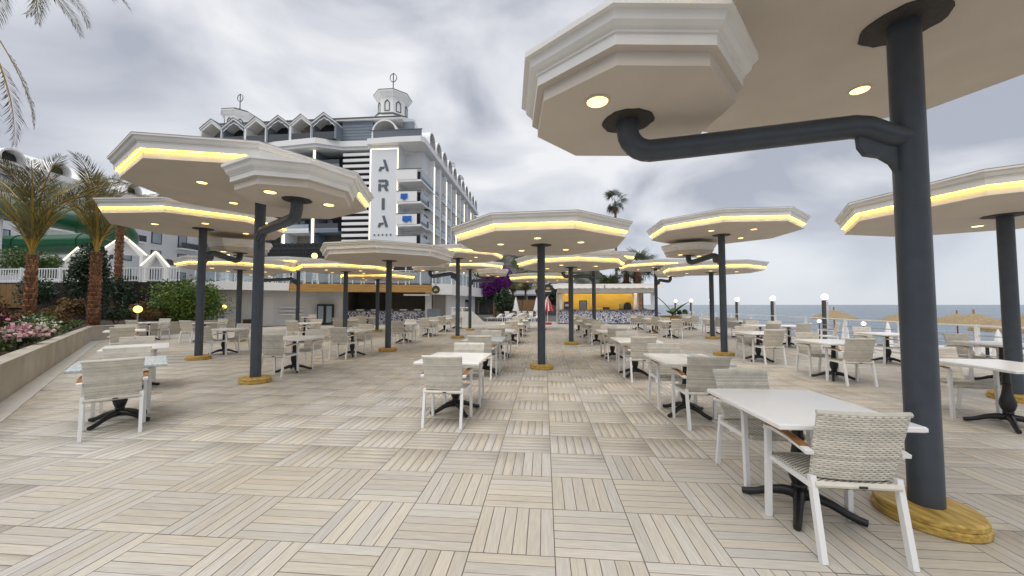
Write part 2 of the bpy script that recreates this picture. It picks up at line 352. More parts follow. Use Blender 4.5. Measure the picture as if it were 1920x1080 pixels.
# ------------------------------------------------------------------ mesh helpers
class MB:
    def __init__(s): s.v = []; s.f = []
    def add(s, vs, fs):
        k = len(s.v); s.v.extend([tuple(p) for p in vs]); s.f.extend([tuple(i + k for i in f) for f in fs]); return s
    def box(s, c, d, rz=0.0, taper=1.0):
        x, y, z = [q / 2 for q in d]; ca, sa = math.cos(rz), math.sin(rz); vs = []
        for dz in (-1, 1):
            t = taper if dz > 0 else 1.0
            for a, b_ in ((-1, -1), (1, -1), (1, 1), (-1, 1)):
                px, py = a * x * t, b_ * y * t
                vs.append((c[0] + px * ca - py * sa, c[1] + px * sa + py * ca, c[2] + dz * z))
        return s.add(vs, [(3, 2, 1, 0), (4, 5, 6, 7), (0, 1, 5, 4), (1, 2, 6, 5), (2, 3, 7, 6), (3, 0, 4, 7)])
    def bbox(s, a, b):
        return s.box([(a[i] + b[i]) / 2 for i in range(3)], [abs(b[i] - a[i]) for i in range(3)])
    def beam(s, p, q, w, h=None, up=(0, 0, 1)):
        h = h or w; p, q = Vector(p), Vector(q); d = (q - p).normalized(); u = Vector(up)
        if abs(d.dot(u)) > 0.98: u = Vector((0, 1, 0))
        a = d.cross(u).normalized(); b = a.cross(d).normalized(); vs = []
        for e in (p, q):
            for i, j in ((-1, -1), (1, -1), (1, 1), (-1, 1)): vs.append(e + a * (i * w / 2) + b * (j * h / 2))
        return s.add(vs, [(3, 2, 1, 0), (4, 5, 6, 7), (0, 1, 5, 4), (1, 2, 6, 5), (2, 3, 7, 6), (3, 0, 4, 7)])
    def tube(s, pts, rad, n=10, cap=True):
        pts = [Vector(p) for p in pts]; m = len(pts)
        rads = rad if isinstance(rad, (list, tuple)) else [rad] * m
        vs = []; prev = None
        for i, p in enumerate(pts):
            d = (pts[min(i + 1, m - 1)] - pts[max(i - 1, 0)]).normalized()
            if prev is None:
                u = Vector((0, 0, 1)) if abs(d.z) < 0.9 else Vector((1, 0, 0)); a = d.cross(u).normalized()
            else:
                a = (prev - d * prev.dot(d)).normalized()
            prev = a; b = d.cross(a)
            for k in range(n):
                t = 2 * math.pi * k / n; vs.append(p + a * math.cos(t) * rads[i] + b * math.sin(t) * rads[i])
        fs = [(i * n + k, i * n + (k + 1) % n, (i + 1) * n + (k + 1) % n, (i + 1) * n + k) for i in range(m - 1) for k in range(n)]
        if cap: fs += [tuple(reversed(range(n))), tuple(range((m - 1) * n, m * n))]
        return s.add(vs, fs)
    def lathe(s, prof, n=16, c=(0, 0, 0), cap=True, rot=0.0, jit=None):
        vs = []; m = len(prof)
        for r, z in prof:
            for k in range(n):
                t = 2 * math.pi * k / n + rot; rr = r * (1 + (jit[k] if jit else 0)); vs.append((c[0] + rr * math.cos(t), c[1] + rr * math.sin(t), c[2] + z))
        fs = [(i * n + k, i * n + (k + 1) % n, (i + 1) * n + (k + 1) % n, (i + 1) * n + k) for i in range(m - 1) for k in range(n)]
        if cap: fs += [tuple(reversed(range(n))), tuple(range((m - 1) * n, m * n))]
        return s.add(vs, fs)
    def sphere(s, c, r, n=14, m=8, sq=1.0):
        prof = [(max(1e-4, r * math.sin(math.pi * i / m)), -r * sq * math.cos(math.pi * i / m)) for i in range(m + 1)]
        return s.lathe(prof, n, c)
    def prism(s, poly, z0, z1):
        n = len(poly)
        vs = [(x, y, z0) for x, y in poly] + [(x, y, z1) for x, y in poly]
        return s.add(vs, [tuple(reversed(range(n))), tuple(range(n, 2 * n))] + [(i, (i + 1) % n, n + (i + 1) % n, n + i) for i in range(n)])
    def extrude_xz(s, poly, y0, y1):
        n = len(poly)
        vs = [(x, y0, z) for x, z in poly] + [(x, y1, z) for x, z in poly]
        return s.add(vs, [tuple(range(n)), tuple(reversed(range(n, 2 * n)))] + [((i + 1) % n, i, n + i, n + (i + 1) % n) for i in range(n)])
    def extrude_yz(s, poly, x0, x1):
        n = len(poly)
        vs = [(x0, y, z) for y, z in poly] + [(x1, y, z) for y, z in poly]
        return s.add(vs, [tuple(range(n)), tuple(reversed(range(n, 2 * n)))] + [((i + 1) % n, i, n + i, n + (i + 1) % n) for i in range(n)])
    def mesh(s, name, material, smooth=False, fix=True):
        me = bpy.data.meshes.new(name); me.from_pydata(s.v, [], s.f)
        if isinstance(material, str): material = M[material]
        me.materials.append(material)
        if fix and len(s.f) < 20000:
            import bmesh
            bm = bmesh.new(); bm.from_mesh(me); bmesh.ops.recalc_face_normals(bm, faces=bm.faces); bm.to_mesh(me); bm.free()
        if smooth:
            me.shade_smooth()
            try: me.set_sharp_from_angle(angle=R(38))
            except Exception: pass
        me.update()
        return me

def link(name, me, parent=None, loc=(0, 0, 0), rz=0.0, rot=None):
    o = bpy.data.objects.new(name, me); COL.objects.link(o)
    o.location = loc; o.rotation_euler = rot if rot else (0, 0, rz)
    if parent: o.parent = parent
    return o
def part(name, mb, material, parent=None, smooth=False, loc=(0, 0, 0), rz=0.0):
    return link(name, mb.mesh(name, material, smooth), parent, loc, rz)
def thing(name, label, cat, loc=(0, 0, 0), rz=0.0, group=None):
    o = link(name, None, None, loc, rz); o.empty_display_size = 0.2
    return tag(o, label, cat, group)
def tag(o, label, cat, group=None):
    o['label'] = label; o['category'] = cat
    if group: o['group'] = group
    return o
def struct(name, mb, material, smooth=False, parent=None):
    o = part(name, mb, material, parent, smooth)
    if not parent: o['kind'] = 'structure'
    return o
def mesh_np(name, V, F, material):
    me = bpy.data.meshes.new(name)
    V = np.asarray(V, np.float32); F = np.asarray(F, np.int32)
    me.vertices.add(len(V)); me.vertices.foreach_set('co', V.ravel())
    k = F.shape[1]
    me.loops.add(F.size); me.loops.foreach_set('vertex_index', F.ravel())
    me.polygons.add(len(F)); me.polygons.foreach_set('loop_start', np.arange(0, F.size, k, dtype=np.int32))
    me.materials.append(M[material]); me.update(calc_edges=True)
    return me
def ev(x): return x

# ------------------------------------------------------------------ setting: land, sea, beach, hill
land = [(-4000, -900), (11.0, -900), (11.0, 33.5), (14, 38), (22, 90), (60, 330), (220, 1500), (600, 6000), (-4000, 6000)]
struct('ground', MB().prism(land, -3.6, -0.09), 'asphalt_ground')
sea = MB().add([(-15000, -15000, -3.0), (45000, -15000, -3.0), (45000, 45000, -3.0), (-15000, 45000, -3.0)], [(0, 1, 2, 3)])
struct('sea', sea, 'sea')
bv = []; bf = []
nx, ny = 22, 30
for j in range(ny + 1):
    for i in range(nx + 1):
        x = 11.05 + (i / nx) * (46 + 4 * math.sin(j * 0.5)); y = -25 + 62 * j / ny
        z = -1.45 - 1.9 * (i / nx) ** 1.5 + 0.05 * rnd.uniform(-1, 1)
        bv.append((x, y, z))
for j in range(ny):
    for i in range(nx):
        a = j * (nx + 1) + i; bf.append((a, a + 1, a + nx + 2, a + nx + 1))
struct('beach', MB().add(bv, bf), 'sand', True)

def fbm(x, y, seed, octs=6):
    r_ = np.random.default_rng(seed); v = np.zeros_like(x); a = 1.0; f = 1.0
    for _ in range(octs):
        an = r_.uniform(0, 6.28, 3); ph = r_.uniform(0, 6.28, 3)
        s_ = sum(np.sin((x * np.cos(q) + y * np.sin(q)) * f + p) for q, p in zip(an, ph)) / 3
        v += a * (1 - 2 * np.abs(s_)); a *= 0.5; f *= 2.07
    return v
def hill(name, x0, x1, y0, y1, fn, seed, n=(260, 150), mat_='rock'):
    xs = np.linspace(x0, x1, n[0]); ys = np.linspace(y0, y1, n[1]); X, Y = np.meshgrid(xs, ys)
    Z = fn(X, Y) + fbm(X / 16.0, Y / 16.0, seed, 7) * np.clip(fn(X, Y), 0, 12) * 0.5
    V = np.stack([X.ravel(), Y.ravel(), Z.ravel()], 1)
    idx = np.arange(n[0] * n[1]).reshape(n[1], n[0])
    F = np.stack([idx[:-1, :-1].ravel(), idx[:-1, 1:].ravel(), idx[1:, 1:].ravel(), idx[1:, :-1].ravel()], 1)
    o = link(name, mesh_np(name, V, F, mat_)); o['kind'] = 'structure'
    return o
def hill_fn(X, Y):
    t = np.clip((Y - 150) / 130, 0, 1)
    prof = np.interp(X, [-160, -110, -70, -42, -20, 0, 20, 40, 55, 75], [40, 46, 46, 44, 40, 34, 27, 18, 7, -6])
    return -6 + (prof + 6) * t ** 1.2 - np.clip((Y - 285) / 120, 0, 1) * 20
hill('hill', -170, 80, 140, 400, hill_fn, 3)

# ------------------------------------------------------------------ terrace floor of parquet tiles
S = 0.519
GX, GY = 0.1118 * S, 4.44568 * S     # a tile corner found in the photograph
WALL_P, WALL_D = Vector((-10.3, 6.8)), Vector((-0.76, 0.65)).normalized()
WALL_N = Vector((WALL_D.y, -WALL_D.x)) * 1.0
if WALL_N.x < 0: WALL_N = -WALL_N
CORNER = WALL_P + WALL_D * 11.05
def inside(x, y):
    if not (-4.0 < y < 33.4 and x < 10.9): return False
    if (Vector((x, y)) - WALL_P).dot(WALL_N) < 0.0: return False
    if x < CORNER.x - 0.1: return False
    if y > 29.5 and x < -8.0: return False
    return y > -3.9
fl = MB().prism([(10.98, -4), (10.98, 33.45), (-22, 33.45), (-22, CORNER.y), (CORNER.x, CORNER.y), tuple(WALL_P + WALL_D * -15)], -0.085, -0.004)
floor = struct('terrace_floor', fl, 'grout')
def plank_mesh(L, W, h=0.016):
    g = 0.0014
    a, b = L / 2 - g, W / 2 - g
    m = MB().add([(-a, -b, -0.003), (a, -b, -0.003), (a, b, -0.003), (-a, b, -0.003)] +
                 [(-a + .001, -b + .0016, 0.0), (a - .001, -b + .0016, 0.0), (a - .001, b - .0016, 0.0), (-a + .001, b - .0016, 0.0)],
                 [(4, 5, 6, 7), (0, 1, 5, 4), (1, 2, 6, 5), (2, 3, 7, 6), (3, 0, 4, 7)])
    return m
PR = plank_mesh(S - 0.0015, (S - 0.0015) / 6)
PLM = np.array([0, 1, 1, 1, 1], np.int32)
PV = np.array(PR.v, np.float32); PF = np.array(PR.f, np.int32)
cand = []
ci, si = math.cos(0.0861), math.sin(0.0861)
for i in range(-42, 22):
    for j in range(-14, 60):
        cx, cy = GX + (i + .5) * S, GY + (j + .5) * S
        if not inside(cx, cy): continue
        d = -si * cx + ci * cy; r_ = ci * cx + si * cy
        vis = d > 0.9 and abs(r_) < d * 1.45 + 0.4
        if d < -1.0: continue
        horiz = (i + j) % 2 == 0
        for k in range(6):
            off = (k - 2.5) * (S - 0.0015) / 6
            px, py = (cx, cy + off) if horiz else (cx + off, cy)
            dd = -si * px + ci * py; rr = ci * px + si * py
            area = 0
            if vis and dd > 1.75 and abs(rr) < dd * 1.36: area = 1.0 / dd ** 3
            cand.append((area, px, py, 0.0 if horiz else math.pi / 2))
cand.sort(key=lambda t: -t[0])
def grain_attr(me, vec):
    a = me.attributes.new('grain', 'FLOAT_VECTOR', 'POINT'); a.data.foreach_set('vector', np.asarray(vec, np.float32).ravel())
pm = []
for q in range(12):
    me = PR.mesh('plank', 'plank', fix=False)
    gv = PV * np.array([5.0, 90.0, 1.0], np.float32) + rng.uniform(0, 90, 3).astype(np.float32)
    grain_attr(me, gv); me.materials.append(M['plank_side']); me.polygons.foreach_set('material_index', PLM); pm.append(me)
for q, (a, px, py, rz) in enumerate(cand[:300]):
    link('plank', pm[q % 12], floor, (px, py, rnd.uniform(-0.0006, 0.0006)), rz + (math.pi if q % 2 else 0))
rest = cand[300:]
n = len(rest); P = np.array([(c[1], c[2], c[3]) for c in rest], np.float32)
V = np.repeat(PV[None], n, 0); cs, sn = np.cos(P[:, 2])[:, None], np.sin(P[:, 2])[:, None]
W_ = np.stack([V[:, :, 0] * cs - V[:, :, 1] * sn + P[:, 0:1], V[:, :, 0] * sn + V[:, :, 1] * cs + P[:, 1:2], V[:, :, 2] + rng.uniform(-.0006, .0006, (n, 1))], 2)
Fq = (PF[None] + (np.arange(n) * len(PV))[:, None, None]).reshape(-1, 4)
me = mesh_np('plank', W_.reshape(-1, 3), Fq, 'plank')
grain_attr(me, (V * np.array([5.0, 90.0, 1.0], np.float32) + rng.uniform(0, 90, (n, 1, 3)).astype(np.float32)).reshape(-1, 3))
me.materials.append(M['plank_side']); me.polygons.foreach_set('material_index', np.tile(PLM, n))
o = link('planks', me, floor); o['kind'] = 'stuff'

# white edge strip, garden wall
def along(t, off=0.0, z=0.0):
    p = WALL_P + WALL_D * t + WALL_N * off
    return (p.x, p.y, z)
wall = thing('garden_wall', 'low beige concrete planter wall running along the flower bed', 'wall', along(-4))
def wl_(p): return (p[0] - along(-4)[0], p[1] - along(-4)[1])
C2 = (CORNER.x - 0.7, 22.6)
base_line = [along(-13)[:2], tuple(CORNER), C2]
back_line = [along(-13, -0.28)[:2], (CORNER.x - 0.30, CORNER.y + 0.06), (C2[0] - 0.28, C2[1])]
body = MB().prism([wl_(p) for p in base_line] + [wl_(p) for p in reversed(back_line)], -0.05, 0.565)
part('wall_body', body, 'concrete_wall', wall)
cl = [along(-13, 0.02)[:2], (CORNER.x + 0.03, CORNER.y - 0.0), (C2[0] + 0.02, C2[1])]
cb = [along(-13, -0.31)[:2], (CORNER.x - 0.33, CORNER.y + 0.08), (C2[0] - 0.31, C2[1])]
part('coping', MB().prism([wl_(p) for p in cl] + [wl_(p) for p in reversed(cb)], 0.566, 0.61), 'concrete_wall', wall)
strip = MB()
strip.prism([along(-13, 0.005)[:2], along(10.9, 0.005)[:2], along(10.7, 0.275)[:2], along(-13, 0.275)[:2]], 0.001, 0.012)
strip.prism([(CORNER.x + 0.005, CORNER.y + 0.1), (CORNER.x + 0.22, CORNER.y + 0.1), (C2[0] + 0.22, C2[1]), (C2[0] + 0.005, C2[1])], 0.001, 0.012)
struct('kerb_strip', strip, 'pale_stone')
bed = MB().prism([along(-13, -0.28)[:2], (CORNER.x - 0.30, CORNER.y + 0.06), (C2[0] - 0.28, C2[1]), (C2[0] - 0.4, 24.5), (-45, 24.5), (-45, -8)], -0.06, 0.50)
struct('flower_bed_soil', bed, 'soil')

# ------------------------------------------------------------------ canopies
def octa(mb, prof, rot, cap_bottom=True, cap_top=True, c=(0, 0, 0)):
    vs = []; n = 8
    for r_, z in prof:
        for k in range(8):
            t = rot + math.pi / 4 * k; vs.append((c[0] + r_ * math.cos(t), c[1] + r_ * math.sin(t), c[2] + z))
    m = len(prof)
    fs = [(i * n + k, i * n + (k + 1) % n, (i + 1) * n + (k + 1) % n, (i + 1) * n + k) for i in range(m - 1) for k in range(n)]
    if cap_bottom: fs.append(tuple(reversed(range(n))))
    if cap_top: fs.append(tuple(range((m - 1) * n, m * n)))
    return mb.add(vs, fs)
MAIN = [(2.070, 0.130), (2.070, 0.208), (2.080, 0.211), (2.080, 0.226), (2.094, 0.229), (2.106, 0.240), (2.116, 0.258), (2.122, 0.290), (2.150, 0.294), (2.150, 0.325), (2.10, 0.333)]
SUBP = [(0.805, 0.100), (0.805, 0.170), (0.818, 0.173), (0.818, 0.190), (0.838, 0.197), (0.860, 0.222), (0.872, 0.278), (0.905, 0.283), (0.905, 0.320), (0.87, 0.326)]
mesh_cache = {}
def cached(key, fn):
    if key not in mesh_cache: mesh_cache[key] = fn()
    return mesh_cache[key]
def m_soffit(): return octa(MB(), [(2.0, 0.0), (1.99, 0.004)], 0, True, False).mesh('soffit', 'soffit')
def m_cove(): return octa(MB(), [(2.0, 0.0002), (2.0, 0.130), (2.070, 0.1301)], 0, False, False).mesh('cove_face', 'white_plaster')
def m_cornice(): return octa(MB(), MAIN, 0, False, True).mesh('cornice', 'white_plaster')
def m_led():
    return octa(MB(), [(2.022, 0.122), (2.024, 0.119), (2.034, 0.119), (2.036, 0.122)], 0, False, False).mesh('led_strip', 'led', fix=False)
def m_subsoffit(): return octa(MB(), [(0.755, 0.0), (0.755, 0.088), (0.805, 0.1001)], 0, True, False).mesh('soffit', 'soffit')
def m_subcornice(): return octa(MB(), SUBP, 0, False, True).mesh('cornice', 'white_plaster')
def m_light():
    mb = MB().lathe([(0.070, -0.010), (0.074, 0.0), (0.074, 0.004)], 16)
    return mb.mesh('downlight', 'lamp_warm')
def m_trim():
    mb = MB().lathe([(0.075, -0.002), (0.077, -0.010), (0.092, -0.007), (0.096, 0.0)], 16, cap=False)
    return mb.mesh('trim_ring', 'lamp_trim', True)
def m_flange():
    jit = [rnd.uniform(-0.04, 0.04) for _ in range(28)]
    return MB().lathe([(0.235, -0.010), (0.25, -0.006), (0.25, 0.0)], 28, jit=jit).mesh('flange', 'flange_dark')
def m_base():
    mb = MB(); n = 36
    ov = [1 + 0.05 * math.cos(2 * (2 * math.pi * k / n)) - 1 for k in range(n)]
    mb.lathe([(0.275, 0.001), (0.285, 0.012), (0.285, 0.048), (0.272, 0.055), (0.268, 0.057), (0.276, 0.062), (0.276, 0.088), (0.262, 0.100), (0.10, 0.104)], n, jit=ov)
    return mb.mesh('wood_base', 'yellow_wood', True)
def canopy(name, label, x, y, tall, rot, sub=None, lit=True, zs=None, lights=4, la=66, sl=None):
    zs = zs or (3.60 if tall else 2.94)
    root = thing(name, label, 'canopy', (x, y, 0), 0, 'octagonal canopies on the terrace')
    rr = R(rot)
    link('soffit', cached('soffit', m_soffit), root, (0, 0, zs), rr)
    link('cove_face', cached('cove', m_cove), root, (0, 0, zs), rr)
    link('edge_line', cached('edge1', lambda: octa(MB(), [(2.0815, 0.2245), (2.0835, 0.2275)], 0, False, False).mesh('edge_line', 'seam', fix=False)), root, (0, 0, zs), rr)
    link('edge_line', cached('edge2', lambda: octa(MB(), [(2.1515, 0.318), (2.1545, 0.326), (2.148, 0.3275)], 0, False, False).mesh('edge_line', 'seam', fix=False)), root, (0, 0, zs), rr)
    link('cornice', cached('cornice', m_cornice), root, (0, 0, zs), rr)
    if lit: link('led_strip', cached('led', m_led), root, (0, 0, zs), rr)
    pr = MB().tube([(0, 0, 0.06), (0, 0, 1.2), (0, 0, 2.4), (0, 0, zs + 0.02)], 0.094, 22)
    part('pole', pr, 'pole_paint', root, True)
    link('flange', cached('flange', m_flange), root, (0, 0, zs - 0.001), rr)
    link('wood_base', cached('base', m_base), root, (0, 0, 0), R(rnd.uniform(0, 180)))
    def lamp(px, py, pz):
        l_ = link('downlight', cached('light' if lit else 'lightoff', m_light if lit else (lambda: MB().lathe([(0.062, -0.004), (0.062, 0.004)], 16).mesh('downlight', 'lamp_trim'))), root, (px, py, pz - 0.003))
        link('trim_ring', cached('trim', m_trim), l_, (0, 0, 0.003))
    for a in ([R(q) for q in lights] if isinstance(lights, (list, tuple)) else [R(la) + 2 * math.pi * k / lights for k in range(lights)]):
        lamp(0.98 * math.cos(a), 0.98 * math.sin(a), zs)
    if sub:
        sx, sy, sz, srot = sub; dx, dy = sx - x, sy - y; L = math.hypot(dx, dy); ux, uy = dx / L, dy / L
        link('small_soffit', cached('ssoffit', m_subsoffit), root, (dx, dy, sz), R(srot))
        link('small_cornice', cached('scornice', m_subcornice), root, (dx, dy, sz), R(srot))
        f = link('small_flange', cached('flange', m_flange), root, (dx, dy, sz - 0.001)); f.scale = (0.8, 0.8, 1)
        zb, za = sz - 0.25, sz - 0.14
        prof = [(0.03, za - 0.10), (0.12, za - 0.085), (0.20, za - 0.05), (0.28, za - 0.012), (0.37, za)]
        e0 = max(L - 0.22, 0.5)
        for q in range(1, 6): t = q / 6; prof.append((0.37 + (e0 - 0.37) * t, za + (zb - za) * t))
        for q in range(7):
            t = math.pi / 2 * q / 6; prof.append((L - 0.17 + 0.17 * math.sin(t), zb + 0.17 - 0.17 * math.cos(t)))
        prof.append((L, sz + 0.02))
        prof = [p for i, p in enumerate(prof) if i == 0 or math.hypot(p[0] - prof[i - 1][0], p[1] - prof[i - 1][1]) > 0.012]
        arm = MB().tube([(ux * s_, uy * s_, z) for s_, z in prof], 0.085, 16)
        part('arm', arm, 'pole_paint', root, True)
        gp = [(0.07, za - 0.12), (0.35, za - 0.03), (0.34, za - 0.16), (0.30, za - 0.22), (0.20, za - 0.24), (0.13, za - 0.29), (0.07, za - 0.40)]
        gus = MB(); nn = len(gp); w = 0.022; vs = []
        for sgn in (-1, 1):
            for s_, z in gp: vs.append((ux * s_ - uy * w * sgn, uy * s_ + ux * w * sgn, z))
        gus.add(vs, [tuple(range(nn)), tuple(reversed(range(nn, 2 * nn)))] + [(i, (i + 1) % nn, nn + (i + 1) % nn, nn + i) for i in range(nn)])
        part('gusset', gus, 'pole_paint', root)
        for a in (sl or (-120, 60)):
            bx = R(a)
            lamp(dx + 0.43 * math.cos(bx), dy + 0.43 * math.sin(bx), sz)
    return root
CN = 'octagonal_canopy'
canopy(CN, 'nearest octagonal canopy overhead at right with thick grey pole and small canopy arm', 2.68, 2.94, True, 0, (0.67, 3.00, 2.97, 28), lights=(66, -24, -114), sl=(-131,))
canopy(CN, 'low octagonal canopy at far right edge beside sea railing', 7.40, 6.62, False, 38, la=60)
canopy(CN, 'tall octagonal canopy right of centre with small canopy hanging under its left', 5.33, 11.68, True, 22, (4.85, 13.0, 3.16, 3), lights=(-129, -61, 33), sl=(-144, 20))
canopy(CN, 'low octagonal canopy behind the tall right-of-centre canopy, against the open sea', 7.42, 17.31, False, 14)
canopy(CN, 'distant octagonal canopy in front of right end of yellow kiosk', 6.48, 22.36, True, 30, (6.95, 21.25, 3.05, 10))
canopy(CN, 'central low octagonal canopy on pole standing in the main walkway', -0.07, 8.93, False, 19, zs=2.93, lights=5, la=-94)
canopy(CN, 'low octagonal canopy behind and right of the central walkway canopy', 1.02, 14.45, False, 3)
canopy(CN, 'tall octagonal canopy just before kiosk counter, arm bending left', 2.47, 18.9, True, 12, (0.87, 17.24, 3.05, 20))
canopy(CN, 'farthest low canopy in the walkway, hidden pole behind the central pole', -0.12, 22.6, False, 22)
canopy(CN, 'tall octagonal canopy left of walkway, small canopy arm reaching left', -3.89, 16.6, True, 14, (-5.22, 16.7, 3.05, 20))
canopy(CN, 'distant tall canopy before bougainvillea, small canopy arm reaching right', -4.39, 21.88, True, 30, (-2.75, 19.9, 3.05, 24))
canopy(CN, 'unlit white octagonal canopy in front of the hotel sign tower', -5.06, 11.80, False, 13, lit=False)
canopy(CN, 'low octagonal canopy before wooden restaurant fascia, left of unlit canopy', -9.05, 16.35, False, 20, zs=3.02)
canopy(CN, 'small looking far canopy before the mosaic bar counter', -9.35, 20.3, False, 8)
canopy(CN, 'far tall canopy before open black fridge door, mostly hidden', -13.6, 19.6, True, 20, (-14.9, 18.4, 3.05, 20))
canopy(CN, 'low octagonal canopy before white restaurant wall at left', -12.54, 14.38, False, 38)
canopy(CN, 'left tall canopy beside date palms, small canopy behind its pole', -9.50, 9.58, True, 24.5, (-9.48, 10.85, 3.12, 12), zs=3.62, la=-43)
canopy(CN, 'largest looking left canopy with small canopy on arm towards viewer', -5.60, 6.87, True, 38, (-3.66, 5.20, 3.06, 44), zs=3.645, la=-112, sl=(-104, 41))

# ------------------------------------------------------------------ chairs and tables
def weave(hw, ht, n_strip, pitch, ncross, place, exp=6.0, amp=0.0026, wr=0.92, close=True):
    """woven strips looped round a rounded-rectangle section; place(sx, sy, h) -> xyz"""
    N = ncross * 2; V = []; F = []
    ang = np.linspace(0, 2 * math.pi, 4000, endpoint=False)
    def sec(a): 
        c, s_ = np.cos(a), np.sin(a)
        return np.sign(c) * np.abs(c) ** (2 / exp) * hw, np.sign(s_) * np.abs(s_) ** (2 / exp) * ht
    X, Y = sec(ang); d = np.hypot(np.diff(np.append(X, X[0])), np.diff(np.append(Y, Y[0]))); L = np.concatenate([[0], np.cumsum(d)])
    tt = np.linspace(0, L[-1], N, endpoint=False); ai = np.interp(tt, L[:-1], ang)
    X, Y = sec(ai); X2, Y2 = np.roll(X, -1), np.roll(Y, -1); X0, Y0 = np.roll(X, 1), np.roll(Y, 1)
    nx_, ny_ = (Y2 - Y0), -(X2 - X0); q = np.hypot(nx_, ny_) + 1e-9; nx_, ny_ = nx_ / q, ny_ / q
    for s_ in range(n_strip):
        h0 = (s_ + 0.5) * pitch; base = len(V)
        for i in range(N):
            ph = amp * (1 if (i // 1 + 2 * s_) % 4 in (0,) else (-1 if (i + 2 * s_) % 4 == 2 else 0))
            for w, lift in ((-0.5, -0.0010), (0, 0.0006), (0.5, -0.0010)):
                o_ = ph + lift + 0.002
                V.append(place(X[i] + nx_[i] * o_, Y[i] + ny_[i] * o_, h0 + w * pitch * wr))
        for i in range(N):
            j = (i + 1) % N
            for w in (0, 1):
                F.append((base + i * 3 + w, base + j * 3 + w, base + j * 3 + w + 1, base + i * 3 + w + 1))
    return MB().add(V, F)
BH = 0.41
def back_place(a, b, h):
    lean = -0.205 - 0.115 * (h / BH); cur = 0.030 * (a / 0.235) ** 2
    wd = 0.985 + 0.075 * (h / BH)
    return (a * wd, lean + b + cur, 0.455 + h)
def make_back():
    mb = weave(0.232, 0.015, 30, BH / 30, 46, back_place)
    # rolled top edge
    top = MB().tube([back_place(-0.235 + 0.47 * k / 16, 0, BH + 0.002) for k in range(17)], 0.017, 8)
    mb.add(top.v, top.f)
    return mb.mesh('backrest', 'rattan', False)
def make_back_core():
    vs = []; n = 8; fs = []
    for k in range(n + 1):
        a = -0.225 + 0.45 * k / n
        for b, h in ((-0.010, 0.004), (-0.010, BH - 0.004), (0.010, BH - 0.004), (0.010, 0.004)): vs.append(back_place(a, b, h))
    for k in range(n):
        for q in range(4): fs.append((k * 4 + q, k * 4 + (q + 1) % 4, k * 4 + 4 + (q + 1) % 4, k * 4 + 4 + q))
    fs += [(0, 1, 2, 3), (n * 4 + 3, n * 4 + 2, n * 4 + 1, n * 4)]
    return MB().add(vs, fs).mesh('core', 'rattan_core')
def seat_place(a, b, h):
    y = -0.225 + h; dip = 0.0 if h < 0.40 else -0.10 * (h - 0.40)
    return (a, y, 0.425 + b + dip - 0.006 * math.cos(a * 6))
def make_seat():
    mb = weave(0.232, 0.018, 33, 0.46 / 33, 46, seat_place)
    ft = MB().tube([(-0.232 + 0.464 * k / 8, 0.236, 0.421) for k in range(9)], 0.020, 8); mb.add(ft.v, ft.f)
    bt = MB().tube([(-0.232 + 0.464 * k / 8, -0.226, 0.425) for k in range(9)], 0.019, 8); mb.add(bt.v, bt.f)
    return mb.mesh('seat', 'rattan', False)
def make_seat_core(): return MB().bbox((-0.225, -0.22, 0.414), (0.225, 0.23, 0.434)).mesh('core', 'rattan_core')
CM = dict(back=make_back(), bcore=make_back_core(), seat=make_seat(), score=make_seat_core())
def leg_mesh(kind):
    mb = MB()
    if kind == 'rear':
        mb.beam((0, -0.285, 0), (0, -0.205, 0.47), 0.032, 0.036, up=(0, 1, 0))
    else:
        mb.beam((0, 0.225, 0), (0, 0.205, 0.625), 0.032, 0.040, up=(0, 1, 0))
    return mb.mesh('leg', 'alu_white')
CM['rear'] = leg_mesh('rear'); CM['front'] = leg_mesh('front')
arm = MB()
apts = [(0, 0.222, 0.612), (0, 0.20, 0.634), (0, 0.12, 0.643), (0, -0.05, 0.640), (0, -0.20, 0.622), (0, -0.243, 0.614)]
for p, q in zip(apts[:-1], apts[1:]): arm.beam(p, q, 0.045, 0.022)
CM['arm'] = arm.mesh('armrest', 'alu_white')
sl = MB()
spts = [(0, 0.195, 0.649), (0, 0.11, 0.659), (0, -0.05, 0.656), (0, -0.19, 0.638)]
for p, q in zip(spts[:-1], spts[1:]): sl.beam(p, q, 0.050, 0.012)
CM['slat'] = sl.mesh('wood_slat', 'teak')
fr = MB()
fr.beam((0, -0.215, 0.415), (0, 0.215, 0.415), 0.018, 0.03)
CM['rail'] = fr.mesh('seat_rail', 'alu_white')
CM['tag'] = MB().box((0.02, -0.247, 0.425), (0.045, 0.004, 0.014)).mesh('maker_tag', 'flange_dark')
CHAIR_SPEC = [('backrest', 'back', 0, None), ('seat', 'seat', 0, None), ('seat_rail', 'rail', -0.246, None), ('seat_rail', 'rail', 0.246, None), ('maker_tag', 'tag', 0, None),
              ('leg', 'rear', -0.235, None), ('leg', 'rear', 0.235, None), ('leg', 'front', -0.262, None), ('leg', 'front', 0.262, None),
              ('armrest', 'arm', -0.262, 'slat'), ('armrest', 'arm', 0.262, 'slat')]
def chair(x, y, rz, label, group='woven chairs at the terrace tables'):
    t = thing('woven_chair', label, 'chair', (x, y, 0), rz, group)
    for nm, k, dx, sub in CHAIR_SPEC:
        o = link(nm, CM[k], t, (dx, 0, 0))
        if sub: link('wood_slat', CM[sub], o)
        if k == 'back': link('core', CM['bcore'], o)
        if k == 'seat': link('core', CM['score'], o)
    return t
TM = {}
